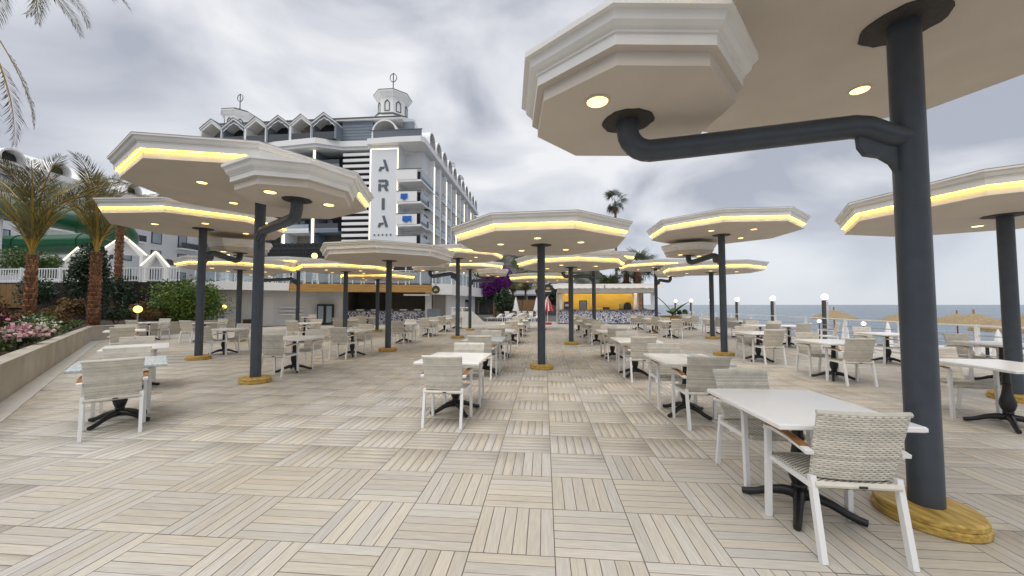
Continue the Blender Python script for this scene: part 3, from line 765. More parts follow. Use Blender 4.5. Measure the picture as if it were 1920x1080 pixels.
def top_mesh(matn):
    a, b = 0.43, 0.50
    def ring(i, z): return [(-a + i, -b + i, z), (a - i, -b + i, z), (a - i, b - i, z), (-a + i, b - i, z)]
    vs = ring(0.012, 0.722) + ring(0, 0.730) + ring(0, 0.752) + ring(0.008, 0.760)
    fs = [(3, 2, 1, 0), (12, 13, 14, 15)] + [(r_ * 4 + k, r_ * 4 + (k + 1) % 4, r_ * 4 + 4 + (k + 1) % 4, r_ * 4 + 4 + k) for r_ in range(3) for k in range(4)]
    return MB().add(vs, fs).mesh('table_top', matn)
for k in ('white', 'blue', 'stripe'): TM[k] = top_mesh('table_' + k)
prof = [(0.060, 0.085), (0.062, 0.10), (0.045, 0.115), (0.042, 0.15), (0.050, 0.17), (0.044, 0.185), (0.060, 0.22), (0.072, 0.27), (0.070, 0.31), (0.052, 0.38), (0.040, 0.45), (0.036, 0.50), (0.046, 0.52), (0.036, 0.54), (0.034, 0.66), (0.060, 0.69), (0.062, 0.712)]
TM['col'] = MB().lathe(prof, 16).mesh('column', 'black_iron', True)
TM['plate'] = MB().box((0, 0, 0.717), (0.50, 0.42, 0.009)).mesh('top_plate', 'black_iron')
ft = MB()
fp = [(0.03, 0.115), (0.10, 0.112), (0.18, 0.090), (0.26, 0.052), (0.32, 0.032), (0.365, 0.026)]
ft.tube([(x_, 0, z_) for x_, z_ in fp], [0.040, 0.036, 0.030, 0.026, 0.026, 0.023], 10)
TM['foot'] = ft.mesh('foot', 'black_iron', True)
def table(x, y, rz, style, label):
    t = thing('pedestal_table', label, 'table', (x, y, 0), rz, 'pedestal tables on the terrace')
    link('table_top', TM[style], t); c = link('column', TM['col'], t); link('top_plate', TM['plate'], t)
    a0 = rnd.uniform(-0.25, 0.25)
    for k in range(4): link('foot', TM['foot'], t, (0, 0, 0), R(45) + a0 + k * math.pi / 2)
    return t
ORD = ['first', 'second', 'third', 'fourth', 'fifth', 'sixth', 'seventh']
WHAT = dict(white='white', blue='blue grey', stripe='grey striped')
def row(phrase, lst):
    """lst: (x, y, style, rz_deg, near, far)  from the nearest table to the farthest"""
    for i, (x, y, st, rz, near, far) in enumerate(lst):
        od = ORD[i]
        a = R(rz + rnd.uniform(-1.5, 1.5))
        table(x, y, a, st, '%s topped table, %s from front in row %s' % (WHAT[st], od, phrase))
        fx, fy = -math.sin(a), math.cos(a)
        if near is not None:
            j = rnd.uniform(-0.03, 0.03)
            chair(x - fx * near - fy * j, y - fy * near + fx * j, a + R(rnd.uniform(-3, 3)), 'woven chair on near side of %s table in row %s' % (od, phrase))
        if far is not None:
            j = rnd.uniform(-0.03, 0.03)
            chair(x + fx * far + fy * j, y + fy * far - fx * j, a + math.pi + R(rnd.uniform(-3, 3)), 'woven chair on far side of %s table in row %s' % (od, phrase))
N_, F_ = 0.43, 0.45
row('along the flower bed wall', [(-5.45, 4.42, 'blue', 49, 0.47, 0.50), (-7.25, 6.10, 'white', 49, None, 0.52), (-12.2, 9.95, 'white', 49, 0.5, 0.5), (-16.7, 14.5, 'stripe', 10, 0.5, 0.5)])
row('nearest the white restaurant wall', [(-14.0, 14.35, 'stripe', 0, 0.58, 0.6), (-14.3, 21.3, 'white', 0, 0.5, 0.5)])
row('behind the left tall canopy pole', [(-9.8, 10.72, 'white', 0, 0.45, 0.47), (-9.75, 14.5, 'white', 0, 0.5, 0.5), (-9.75, 17.7, 'white', 0, 0.5, 0.5), (-10.1, 20.7, 'white', 0, 0.5, 0.5)])
row('second left of the walkway', [(-5.65, 8.07, 'white', 0, 0.46, 0.52), (-5.62, 10.58, 'stripe', 0, 0.46, 0.46), (-5.58, 14.55, 'white', 0, 0.46, 0.46), (-5.55, 17.6, 'white', 0, 0.46, 0.46), (-5.55, 20.5, 'white', 0, 0.46, 0.46), (-5.55, 23.3, 'white', 0, 0.46, 0.46)])
row('just left of the walkway', [(-1.25, 5.24, 'white', 0, 0.45, 0.47), (-1.30, 8.2, 'blue', 0, 0.45, 0.47), (-1.28, 10.8, 'white', 0, 0.45, 0.47), (-1.24, 14.7, 'white', 0, 0.45, 0.47), (-1.2, 17.9, 'white', 0, 0.45, 0.47), (-1.2, 20.7, 'white', 0, 0.45, 0.47), (-1.2, 23.4, 'white', 0, 0.45, 0.47)])
row('just right of the walkway', [(1.87, 2.99, 'white', 0, 0.33, 0.50), (1.94, 5.40, 'stripe', 0, 0.42, 0.48), (1.92, 8.2, 'white', 0, 0.45, 0.47), (1.92, 10.85, 'stripe', 0, 0.45, 0.47), (2.02, 14.85, 'white', 0, 0.45, 0.47), (1.95, 17.5, 'white', 0, 0.45, 0.47), (1.9, 21.0, 'white', 0, 0.45, 0.47)])
row('second right of the walkway', [(5.70, 5.18, 'white', 0, None, 0.55), (5.85, 8.17, 'white', 0, 0.45, 0.5), (5.72, 10.62, 'white', 0, 0.45, 0.45), (5.74, 17.7, 'white', 0, 0.46, 0.48), (5.75, 20.6, 'white', 0, 0.46, 0.48), (5.66, 23.3, 'white', 0, 0.46, 0.48)])
row('along the sea railing', [(8.75, 8.0, 'white', 0, None, 0.5), (8.83, 10.5, 'white', 0, 0.46, 0.5), (8.72, 14.25, 'white', 0, 0.55, 0.5), (8.85, 17.8, 'white', 0, 0.46, 0.48), (8.75, 20.3, 'white', 0, 0.46, 0.48), (8.84, 23.5, 'white', 0, 0.46, 0.48)])
table(7.74, 14.2, 0.01, 'white', 'white table pushed against left side of the third sea railing table')
chair(7.68, 13.62, 0.05, 'woven chair on near side of the table pushed against another')
chair(8.02, 14.98, math.pi, 'woven chair on far side of the table pushed against another')
chair(9.75, 13.85, R(65), 'woven chair at right end of the joined tables by the railing')

# ------------------------------------------------------------------ sea railing, globe lamps, beach
EX = 11.0
edge = MB().bbox((10.86, -4, -0.09), (11.16, 33.4, 0.05))
struct('terrace_kerb', edge, 'pale_stone')
for k in range(15):
    y0 = 2.2 + k * 2.1
    t = thing('sea_railing', 'white railing bay at terrace edge, %s from right frame side' % (['first', 'second', 'third', 'fourth', 'fifth', 'sixth', 'seventh', 'eighth', 'ninth', 'tenth', 'eleventh', 'twelfth', 'thirteenth', 'fourteenth', 'fifteenth'][k]), 'railing', (11.05, y0, 0.05), 0, 'railing bays along the sea edge')
    part('post', MB().box((0, 0, 0.47), (0.07, 0.07, 0.94)), 'alu_white', t)
    part('top_rail', MB().box((0, 1.05, 0.915), (0.045, 2.02, 0.035)), 'alu_white', t)
    for z in (0.18, 0.42, 0.66): part('rail', MB().box((0, 1.05, z), (0.022, 2.02, 0.022)), 'steel', t)
for k in range(6):
    y0 = 16.3 + 3.48 * k
    t = thing('globe_lamp', '%s globe lamp on dark flat post along sea edge, counted from the right' % ORD[k], 'lamp', (11.42, y0, -1.4), 0, 'globe lamps along the sea edge')
    part('post', MB().box((-0.045, 0, 1.53), (0.09, 0.12, 3.06)), 'pole_paint', t)
    part('post_panel', MB().box((0.045, 0, 1.52), (0.085, 0.10, 3.0)), 'pale_stone', t)
    part('collar', MB().lathe([(0.07, 3.06), (0.09, 3.09), (0.05, 3.12)], 14), 'steel', t, True)
    part('globe', MB().sphere((0, 0, 3.22), 0.125), 'globe', t, True)
def thatch(x, y, z0, r, h, label, eave=2.05, pole=True, group='thatched sunshades on the beach'):
    t = thing('thatched_sunshade', label, 'sunshade', (x, y, z0), rnd.uniform(0, 1), group)
    n = 40; jit = [rnd.uniform(-0.05, 0.05) for _ in range(n)]
    mb = MB().lathe([(r * 0.93, eave - 0.10), (r, eave - 0.13), (r * 0.97, eave), (r * 0.66, eave + h * 0.42), (r * 0.30, eave + h * 0.78), (0.05, eave + h)], n, jit=jit)
    part('thatch_roof', mb, 'straw', t, True)
    part('pole', MB().tube([(0, 0, -0.1), (0, 0, eave + h + 0.28)], 0.045, 8), 'teak', t)
    for q in range(6):
        a = q * math.pi / 3; part('rib', MB().beam((0.05 * math.cos(a), 0.05 * math.sin(a), eave + h * 0.7), (r * 0.9 * math.cos(a), r * 0.9 * math.sin(a), eave - 0.06), 0.04), 'teak', t)
    return t
for i, (x, y, r_) in enumerate([(14.6, 10.0, 1.75), (17.6, 10.9, 1.8), (17.0, 14.5, 1.55), (20.5, 12.0, 1.8)]):
    thatch(x, y, -1.55, r_, 0.55, ['wide thatched sunshade just beyond railing at right edge', 'wide thatched sunshade behind and right of the nearest one', 'thatched sunshade seen just left of the thick near pole', 'wide thatched sunshade partly hidden by the far right pole'][i], eave=2.22)
for i, (x, y) in enumerate([(28, 27), (30.5, 25.0), (27.0, 30.5), (31.0, 31.0), (24.5, 34.0)]):
    thatch(x, y, -1.5 - 1.9 * ((x - 11) / 46) ** 1.5, 1.5, 0.65, 'small far thatched sunshade on the beach, %s in its far row' % ORD[i], eave=2.2)
def lounger(x, y, z, rz, label, group, up=0.5):
    t = thing('sun_lounger', label, 'sun lounger', (x, y, z), rz, group)
    part('bed', MB().box((0, -0.25, 0.30), (0.62, 1.25, 0.06)), 'fabric_white', t)
    part('backrest', MB().beam((0, 0.38, 0.32), (0, 0.38 + 0.62 * math.cos(up), 0.32 + 0.62 * math.sin(up)), 0.62, 0.05), 'fabric_white', t)
    for sx in (-1, 1):
        for sy in (-0.75, 0.5): part('leg', MB().box((sx * 0.27, sy, 0.135), (0.05, 0.05, 0.27)), 'alu_white', t)
for i in range(8):
    lounger(25.0 + 2.3 * (i % 4), 21.8 + 3.6 * (i // 4), -1.50 - 1.9 * ((14 + 2.3 * (i % 4)) / 46) ** 1.5, R(80 + rnd.uniform(-6, 6)), 'white lounger on the beach below railing, %s row, %s from left' % (['near', 'far'][i // 4], ORD[i % 4]), 'beach loungers below the railing')
for i, (x, y) in enumerate([(16.2, 19.2), (16.4, 22.0), (14.8, 13.6)]):
    t = thing('closed_parasol', 'closed white beach parasol beyond railing, %s from left' % ['second', 'first', 'third'][i], 'parasol', (x, y, -1.6), 0, 'closed white beach parasols')
    part('pole', MB().tube([(0, 0, 0), (0, 0, 2.3)], 0.025, 8), 'alu_white', t)
    part('canopy', MB().lathe([(0.16, 1.0), (0.20, 1.05), (0.13, 1.7), (0.05, 2.2), (0.01, 2.3)], 12), 'fabric_white', t, True)
bt = thing('beach_walkway_fence', 'dark lower fence behind white railing, right of the near pole', 'fence', (12.2, 8.6, -1.45))
for k in range(10): part('post', MB().box((0, k * 0.32, 0.95), (0.05, 0.05, 1.9)), 'hotel_dark', bt)
for z in (1.45, 1.86): part('rail', MB().box((0, 1.45, z), (0.05, 3.3, 0.06)), 'hotel_dark', bt)
for i, (x, y) in enumerate([(12.3, 15.6), (12.5, 13.2), (12.2, 17.8), (12.4, 11.2)]):
    t = thing('path_lamp', 'small lit path lamp beyond railing, %s from right' % ['second', 'third', 'first', 'fourth'][i], 'lamp', (x, y, -1.5), 0, 'small path lamps beyond the railing')
    part('post', MB().tube([(0, 0, 0), (0, 0, 2.20)], 0.02, 8), 'hotel_dark', t)
    part('globe', MB().sphere((0, 0, 2.27), 0.075), 'globe', t, True)

# ------------------------------------------------------------------ kiosk
ko = thing('bar_kiosk', 'open bar kiosk with yellow back wall and mosaic counter', 'kiosk', (1.0, 29.4, 0))
part('counter_front', MB().bbox((0.15, 0.0, 0.0), (7.55, 0.16, 1.06)), 'mosaic', ko)
part('counter_plinth', MB().bbox((0.15, -0.02, -0.02), (7.55, 0.0 - 0.002, 0.09)), 'counter_stone', ko)
part('counter_top', MB().bbox((-0.1, -0.12, 1.062), (7.65, 0.75, 1.12)), 'counter_stone', ko)
part('back_wall', MB().bbox((0.2, 3.3, 0), (6.55, 3.42, 2.6)), 'yellow_wall', ko)
part('side_wall', MB().bbox((0.05, 0.9, 0), (0.17, 3.42, 2.6)), 'awning', ko)
part('side_wall', MB().bbox((6.56, 1.9, 0), (6.68, 3.42, 2.6)), 'hotel_white', ko)
part('post', MB().bbox((0.2, 0.3, 1.12), (0.42, 0.52, 2.6)), 'hotel_white', ko)
part('post', MB().bbox((7.25, 0.3, 1.12), (7.45, 0.5, 2.6)), 'hotel_white', ko)
part('post', MB().bbox((6.60, 0.35, 1.12), (6.67, 0.42, 2.6)), 'hotel_dark', ko)
part('floor', MB().bbox((0.1, 0.17, -0.02), (7.5, 3.3, 0.02)), 'interior_grey', ko)
rf = part('roof', MB().bbox((-0.35, -0.35, 3.0), (8.1, 3.6, 3.1)), 'hotel_trim', ko)
for k in range(5): part('ceiling_light', MB().box((0.9 + 1.45 * k, 2.3, 2.845), (0.9, 0.14, 0.02)), 'tube_light' if 'tube_light' in M else mat('tube_light', (1, 1, 0.95), 0.4, emit=(1.0, 0.93, 0.78), estr=26.0), ko)
part('ceiling', MB().bbox((-0.1, -0.05, 2.86), (7.7, 3.5, 2.9)), 'awning', ko)
part('fascia', MB().bbox((0.0, -0.18, 2.42), (7.6, -0.06, 2.99)), 'awning', ko)
part('fascia_edge', MB().bbox((0.0, -0.2, 2.37), (7.6, -0.04, 2.417)), 'roof_edge', ko)
def valance(x0, x1):
    n = 40; vs = []; fs = []
    for i in range(n + 1):
        x = x0 + (x1 - x0) * i / n; dp = 0.20 + 0.05 * abs(math.sin(i * 0.62)) + rnd.uniform(0, 0.015)
        yy = 0.02 * math.sin(i * 1.25)
        vs += [(x, -0.36 + yy, 2.998), (x, -0.46 + yy, 2.998 - dp)]
    for i in range(n): fs.append((2 * i, 2 * i + 2, 2 * i + 3, 2 * i + 1))
    return MB().add(vs, fs)
part('awning_valance', valance(-0.3, 3.55), 'awning', ko); part('awning_valance', valance(3.65, 8.0), 'awning', ko)
part('door_outline', MB().bbox((1.2, 3.29, 0), (1.9, 3.298, 2.2)), 'yellow_wall', ko)
for i, (x0, w, d, h, mt, lb, nm, ct) in enumerate([(0.55, 0.55, 0.4, 0.62, 'hotel_dark', 'dark coffee machine at left end of kiosk counter', 'coffee_machine', 'coffee machine'),
        (3.55, 0.52, 0.25, 0.20, 'towel_brown', 'dark brown box on kiosk counter in the middle', 'box', 'box')]):
    t = thing(nm, lb, ct, (1.0 + x0, 29.6, 1.121))
    part('body', MB().box((w / 2, d / 2, h / 2), (w, d, h), taper=0.95), mt, t)
    part('panel', MB().box((w / 2, -0.006, h * 0.55), (w * 0.7, 0.012, h * 0.3)), 'steel' if i == 0 else 'hotel_dark', t)
t = thing('menu_screen', 'framed grey screen standing on kiosk back counter', 'screen', (2.85, 30.9, 0))
part('frame', MB().bbox((0, 0, 0.9), (0.62, 0.06, 1.85)), 'hotel_dark', t); part('glass', MB().bbox((0.06, -0.008, 1.0), (0.56, -0.001, 1.79)), 'glass_rail', t)
t = thing('covered_machine', 'rounded machine under black cover on kiosk counter right', 'machine', (6.45, 29.75, 1.121))
part('cover', MB().lathe([(0.30, 0), (0.31, 0.2), (0.27, 0.40), (0.17, 0.54), (0.04, 0.58)], 14), 'dark_void', t, True)
t = thing('juice_dispenser', 'orange juice dispenser beside black covered machine', 'dispenser', (6.0, 29.9, 1.121))
part('tank', MB().box((0, 0, 0.26), (0.26, 0.26, 0.36)), 'yellow_wood', t); part('stand', MB().box((0, 0, 0.04), (0.30, 0.30, 0.08)), 'hotel_dark', t)
# red striped closed parasol with red base
t = thing('red_parasol', 'closed red and white striped parasol left of kiosk', 'parasol', (0.25, 28.6, 0))
part('base', MB().lathe([(0.30, 0.0), (0.32, 0.05), (0.28, 0.15), (0.05, 0.17)], 18), 'red_fabric', t, True)
part('pole', MB().tube([(0, 0, 0.15), (0, 0, 2.0)], 0.025, 8), 'alu_white', t)
n = 32; jit = [0.10 * math.cos(8 * 2 * math.pi * k / n) for k in range(n)]
part('canopy', MB().lathe([(0.42, 1.02), (0.44, 1.06), (0.33, 1.4), (0.17, 1.8), (0.03, 2.15)], n, jit=jit), 'red_stripe', t, True)
t = thing('round_sign', 'round black sign with small orange mark left of kiosk roof', 'sign', (0.3, 29.3, 2.45))
part('disc', MB().extrude_xz([(0.42 * math.cos(a), 0.25 + 0.42 * math.sin(a)) for a in np.linspace(0, 2 * math.pi, 28, endpoint=False)], 0, 0.08), 'hotel_dark', t)
part('mark', MB().extrude_xz([(0.16 * math.cos(a), 0.33 + 0.10 * math.sin(a)) for a in np.linspace(0, 2 * math.pi, 14, endpoint=False)], -0.012, -0.001), 'yellow_wood', t)
part('lettering', MB().bbox((-0.24, -0.012, 0.08), (0.24, -0.001, 0.15)), 'hotel_trim', t)
part('bracket', MB().beam((0, 0.04, 0.66), (0.6, 0.04, 0.72), 0.04), 'hotel_dark', t)
pb = thing('planter_box', 'long wooden planter box at right end of kiosk', 'planter', (9.4, 28.0, 0))
for k in range(12): part('board', MB().box((-0.9 + k * 0.165, 0, 0.36), (0.155, 0.5, 0.72)), 'fence_wood', pb)

# ------------------------------------------------------------------ restaurant with upper terrace
rs = thing('restaurant_building', 'white two storey restaurant with wood fascia and glass balustrade terrace', 'building', (0, 0, 0))
A, B, C_, D_ = (-23.0, 22.6), (-17.1, 27.0), (-9.0, 28.9), (-7.2, 37.5)
def seg_box(mb, p, q, off0, off1, z0, z1):
    p, q = Vector(p), Vector(q); d = (q - p).normalized(); nrm = Vector((-d.y, d.x))
    a, b, c, e_ = p + nrm * off0, q + nrm * off0, q + nrm * off1, p + nrm * off1
    return mb.prism([tuple(a), tuple(b), tuple(c), tuple(e_)], z0, z1)
part('wall', seg_box(MB(), A, B, 0, 0.25, -0.02, 2.6), 'hotel_white', rs)
dA = (Vector(B) - Vector(A)).normalized()
def onA(t, off=0.0):
    nrm = Vector((-dA.y, dA.x)); p = Vector(A) + dA * t + nrm * off; return (p.x, p.y)
part('door', seg_box(MB(), onA(1.6), onA(2.6), -0.03, -0.002, 0, 2.05), 'hotel_trim', rs)
part('door', seg_box(MB(), onA(3.6), onA(4.5), -0.03, -0.002, 0, 2.05), 'hotel_trim', rs)
for z in (0.75, 1.0, 1.25): part('shelf', seg_box(MB(), onA(4.9), onA(6.4), -0.35, -0.001, z, z + 0.1), 'hotel_trim', rs)
part('wall', MB().prism([(-17.1, 27.02), (-15.4, 27.4), (-15.4, 27.7), (-17.25, 27.3)], -0.02, 2.6), 'hotel_white', rs)
CB, CE = (-15.0, 27.5), (-9.4, 28.82)
part('bar_counter', seg_box(MB(), CB, CE, 0, 0.5, -0.02, 0.98), 'mosaic', rs)
part('counter_top', seg_box(MB(), CB, CE, -0.06, 0.6, 0.985, 1.05), 'counter_stone', rs)
part('interior_wall', seg_box(MB(), CB, CE, 3.2, 3.4, -0.02, 2.6), 'interior_taupe', rs)
part('interior_panel', seg_box(MB(), CB, (-12.4, 28.11), 2.9, 3.1, 0.0, 2.5), 'interior_grey', rs)
part('interior_floor', seg_box(MB(), CB, CE, 0.5, 3.2, -0.02, 0.03), 'interior_grey', rs)
part('interior_side', MB().prism([(-15.4, 27.72), (-15.1, 27.75), (-15.9, 30.8), (-16.2, 30.8)], 0, 2.6), 'interior_grey', rs)
part('column', MB().bbox((-12.2, 28.05, 0), (-11.95, 28.3, 2.5)), 'hotel_white', rs)
part('column', MB().bbox((-9.35, 28.75, 0), (-8.95, 29.15, 2.6)), 'hotel_white', rs)
part('wall', MB().prism([(-8.95, 29.5), (-8.4, 31.3), (-8.8, 31.6), (-9.4, 29.6)], -0.02, 2.3), 'interior_taupe', rs)
part('wall', MB().prism([(-8.3, 31.2), (-7.0, 37.4), (-8.0, 37.6), (-9.3, 31.4)], -0.02, 2.3), 'hotel_white', rs)
part('door', MB().prism([(-8.0, 32.7), (-7.75, 33.9), (-7.80, 33.91), (-8.05, 32.71)], 0, 2.0), 'yellow_wood', rs)
part('window', MB().prism([(-7.5, 35.0), (-7.25, 36.2), (-7.30, 36.21), (-7.55, 35.01)], 0.3, 2.0), 'glass_dark', rs)
# upper slab and fascias
slab = [(-22.1, 21.6), (-17.6, 24.7), (-8.4, 27.4), (-7.3, 29.0), (-6.2, 37.5), (-9.0, 44), (-27, 44), (-27, 27)]
part('terrace_slab', MB().prism(slab, 2.62, 2.92), 'hotel_white', rs)
part('slab_soffit', MB().prism([(-22.0, 22.0), (-17.6, 25.0), (-8.6, 27.7), (-8.6, 33), (-22, 33)], 2.50, 2.615), 'interior_taupe', rs)
part('fascia', seg_box(MB(), (-22.0, 21.6), (-17.75, 24.6), -0.12, 0.0, 2.48, 3.02), 'hotel_trim', rs)
wf = part('wood_fascia', seg_box(MB(), (-17.7, 24.66), (-8.4, 27.38), -0.14, 0.0, 2.42, 2.98), 'wood_fascia', rs)
part('fascia', MB().prism([(-8.38, 27.36), (-7.25, 28.9), (-6.15, 37.4), (-6.3, 37.4), (-7.4, 29.0), (-8.45, 27.5)], 2.28, 3.12), 'hotel_trim', rs)
part('white_canopy', MB().prism([(-10.4, 26.9), (-8.6, 27.4), (-8.7, 27.8), (-10.5, 27.3)], 2.18, 2.30), 'hotel_trim', rs)
# glass balustrade: each pane and post its own piece
def balustrade(p, q, n, z0=3.02, h=0.95):
    p, q = Vector(p), Vector(q); d = (q - p) / n; a = math.atan2(d.y, d.x)
    for i in range(n):
        c = p + d * (i + 0.5)
        link('glass_pane', cached(('pane', round(d.length, 2)), lambda: MB().box((0, 0, 0.5), (d.length - 0.06, 0.02, 0.86)).mesh('glass_pane', 'glass_clear')), rs, (c.x, c.y, z0), a)
        pp = p + d * i
        link('railing_post', cached('rpost', lambda: MB().box((0, 0, 0.5), (0.05, 0.05, 1.0)).mesh('railing_post', 'alu_white')), rs, (pp.x, pp.y, z0), a)
    mb = MB().beam((p.x, p.y, z0 + h + 0.06), (q.x, q.y, z0 + h + 0.06), 0.05, 0.04); part('hand_rail', mb, 'alu_white', rs)
balustrade((-17.6, 24.75), (-8.5, 27.45), 12)
balustrade((-8.4, 27.5), (-7.4, 29.1), 2, z0=3.12); balustrade((-7.35, 29.2), (-6.35, 37.0), 9, z0=3.12)
balustrade((-22.0, 21.75), (-17.8, 24.65), 5)
# upper storey glass front behind the balustrade
part('upper_wall', MB().bbox((-27, 33.0, 2.93), (-9.5, 33.3, 5.6)), 'glass_dark', rs)
for k in range(13): part('mullion', MB().bbox((-26.6 + k * 1.4, 32.9, 2.93), (-26.5 + k * 1.4, 32.995, 5.6)), 'hotel_white', rs)
part('upper_roof', MB().bbox((-27.5, 32.0, 5.6), (-9.0, 44, 5.9)), 'roof_edge', rs)
# pergola over upper terrace
pg = thing('pergola', 'dark slatted pergola roof over the upper restaurant terrace', 'pergola', (-23.0, 31.0, 2.93))
for x in (-1.5, 7.5): part('post', MB().bbox((x, -3.6, 0), (x + 0.16, -3.44, 2.9)), 'hotel_dark', pg)
for y in (-4.0, -1.6, 0.8): part('beam', MB().bbox((-2.6, y, 2.9), (8.4, y + 0.14, 3.12)), 'hotel_dark', pg)
for k in range(26): part('slat', MB().box((-2.4 + k * 0.42, -1.6, 3.19), (0.16, 5.6, 0.12)), 'hotel_dark', pg)
t = thing('hanging_lamp', 'yellow lit lantern hanging under the dark pergola', 'lamp', (-18.0, 27.8, 5.35))
part('shade', MB().sphere((0, 0, 0), 0.22), 'globe_yellow', t, True); part('cord', MB().tube([(0, 0, 0.2), (0, 0, 0.7)], 0.015, 6), 'hotel_dark', t)
def white_chair(x, y, z, rz, label, group):
    t = thing('white_chair', label, 'chair', (x, y, z), rz, group)
    part('seat', MB().box((0, 0, 0.44), (0.46, 0.44, 0.04)), 'alu_white', t)
    for k in range(4): part('back_slat', MB().box((-0.15 + 0.1 * k, -0.22, 0.68), (0.05, 0.025, 0.40)), 'alu_white', t)
    part('back_rail', MB().box((0, -0.22, 0.90), (0.46, 0.03, 0.06)), 'alu_white', t)
    for sx in (-1, 1):
        for sy in (-1, 1): part('leg', MB().box((sx * 0.21, sy * 0.2, 0.21), (0.035, 0.035, 0.42)), 'alu_white', t)
        part('armrest', MB().beam((sx * 0.22, -0.2, 0.66), (sx * 0.22, 0.2, 0.64), 0.035), 'alu_white', t)
for i in range(7):
    white_chair(-21.6 + i * 0.75, 23.6 + i * 0.5, 2.93, rnd.uniform(-0.5, 0.5), 'white slatted chair on upper terrace behind balustrade, %s from left' % ORD[i], 'white chairs on the upper terrace')
for i in range(5):
    t = thing('serving_tray', 'white tray resting on mosaic bar counter of restaurant, %s from left' % ORD[i], 'tray', (-14.2 + i * 1.05, 27.85 + i * 0.25, 1.052), 0.23, 'white trays on the bar counter')
    part('tray', MB().box((0, 0, 0.045), (0.5, 0.3, 0.09), taper=1.1), 'fabric_white', t); part('rim', MB().box((0, 0, 0.096), (0.54, 0.34, 0.008)), 'steel', t)
t = thing('fridge', 'black framed glass fridge with open door beside white restaurant wall', 'fridge', (-16.3, 26.6, 0), R(22))
part('body', MB().bbox((-0.55, 0, 0.02), (0.55, 0.6, 1.55)), 'hotel_dark', t)
for sx in (-1, 1):
    d_ = part('door', MB().bbox((sx * 0.28 - 0.26, -0.04, 0.06), (sx * 0.28 + 0.26, -0.002, 1.5)), 'hotel_dark', t)
    part('pane', MB().bbox((sx * 0.28 - 0.18, -0.05, 0.18), (sx * 0.28 + 0.18, -0.042, 1.4)), 'glass_rail', d_)
t = thing('menu_board', 'dark blackboard stand beside white restaurant column', 'sign board', (-8.6, 28.6, 0), R(10))
part('board', MB().box((0, 0, 0.85), (1.0, 0.06, 0.65)), 'hotel_grey', t); part('leg', MB().box((-0.42, 0, 0.26), (0.05, 0.05, 0.52)), 'hotel_dark', t); part('leg', MB().box((0.42, 0, 0.26), (0.05, 0.05, 0.52)), 'hotel_dark', t)
t = thing('round_sign', 'round black sign hanging at corner of the wooden fascia', 'sign', (-8.05, 27.2, 2.62))
part('disc', MB().extrude_xz([(0.30 * math.cos(a), 0.30 * math.sin(a)) for a in np.linspace(0, 2 * math.pi, 28, endpoint=False)], 0, 0.06), 'hotel_dark', t)
part('emblem', MB().extrude_xz([(-0.16, -0.10), (0.16, -0.10), (0.10, 0.04), (0.0, 0.11), (-0.10, 0.04)], -0.012, -0.001), 'yellow_wood', t)
part('bracket', MB().beam((0, 0.03, 0.28), (0, 0.03, 0.55), 0.04), 'hotel_dark', t)
# white ramp wall right of the restaurant
t = thing('ramp_wall', 'white sloping ramp side wall below the bougainvillea', 'wall', (-7.0, 27.6, 0))
part('wall_body', MB().extrude_xz([(0, 0), (2.75, 0), (1.6, 1.0), (0, 1.0)], 0, 0.22), 'pale_stone', t)
part('rail', MB().beam((0.0, 0.1, 1.28), (1.6, 0.1, 1.28), 0.05), 'alu_white', t)
for x in (0.1, 0.85, 1.55): part('rail_post', MB().box((x, 0.1, 1.14), (0.05, 0.05, 0.28)), 'alu_white', t)
# things beyond the walkway
t = thing('low_building', 'low grey roofed building far behind the walkway', 'building', (-12, 62, 0))
part('wall', MB().bbox((0, 0, 0), (17, 8, 3.0)), 'interior_grey', t); part('roof', MB().extrude_yz([(-0.8, 3.0), (8.6, 5.4), (8.6, 5.6), (-0.8, 3.25)], -0.8, 17.8), 'grey_roof', t)
for k in range(6): part('post', MB().bbox((1.0 + k * 2.7, -0.6, 0), (1.2 + k * 2.7, -0.4, 3.0)), 'interior_taupe', t)
for i, x in enumerate([-5.6, -3.6, -1.7]):
    t = thing('wood_fence_panel', 'brown wooden screen panel behind the loungers, %s from left' % ORD[i], 'fence', (x, 47 - i, 0))
    for k in range(7): part('board', MB().box((-0.75 + k * 0.25, 0, 1.05), (0.24, 0.05, 2.1)), 'fence_wood', t)
for i, (x, y) in enumerate([(-3.3, 43.5), (-0.9, 44.5), (-5.2, 46)]):
    t = thing('closed_parasol', 'closed white parasol among loungers beyond walkway, %s' % ['left one', 'right one', 'far left one'][i], 'parasol', (x, y, 0), 0, 'closed white parasols beyond the walkway')
    part('pole', MB().tube([(0, 0, 0), (0, 0, 2.4)], 0.03, 8), 'alu_white', t)
    part('canopy', MB().lathe([(0.36, 0.75), (0.40, 0.8), (0.22, 1.6), (0.08, 2.25), (0.01, 2.45)], 14), 'fabric_white', t, True)
for i in range(10):
    lounger(-4.9 + 0.95 * (i % 5), 36.0 + 2.6 * (i // 5), -0.08, R(-60), 'white lounger beyond end of walkway, %s row, %s from left' % (['near', 'far'][i // 5], ORD[i % 5]), 'white loungers beyond the walkway', up=0.7)
for i, (x, y) in enumerate([(-3.3, 32.0), (-2.4, 33.0), (-1.2, 31.5), (-0.6, 32.8), (-1.7, 34.0)]):
    white_chair(x, y, 0.0, rnd.uniform(2.5, 3.8), 'white slatted chair at far end of walkway, %s' % ['leftmost', 'second from left', 'fourth from left', 'rightmost', 'middle one'][i], 'white chairs at the far end of the walkway')

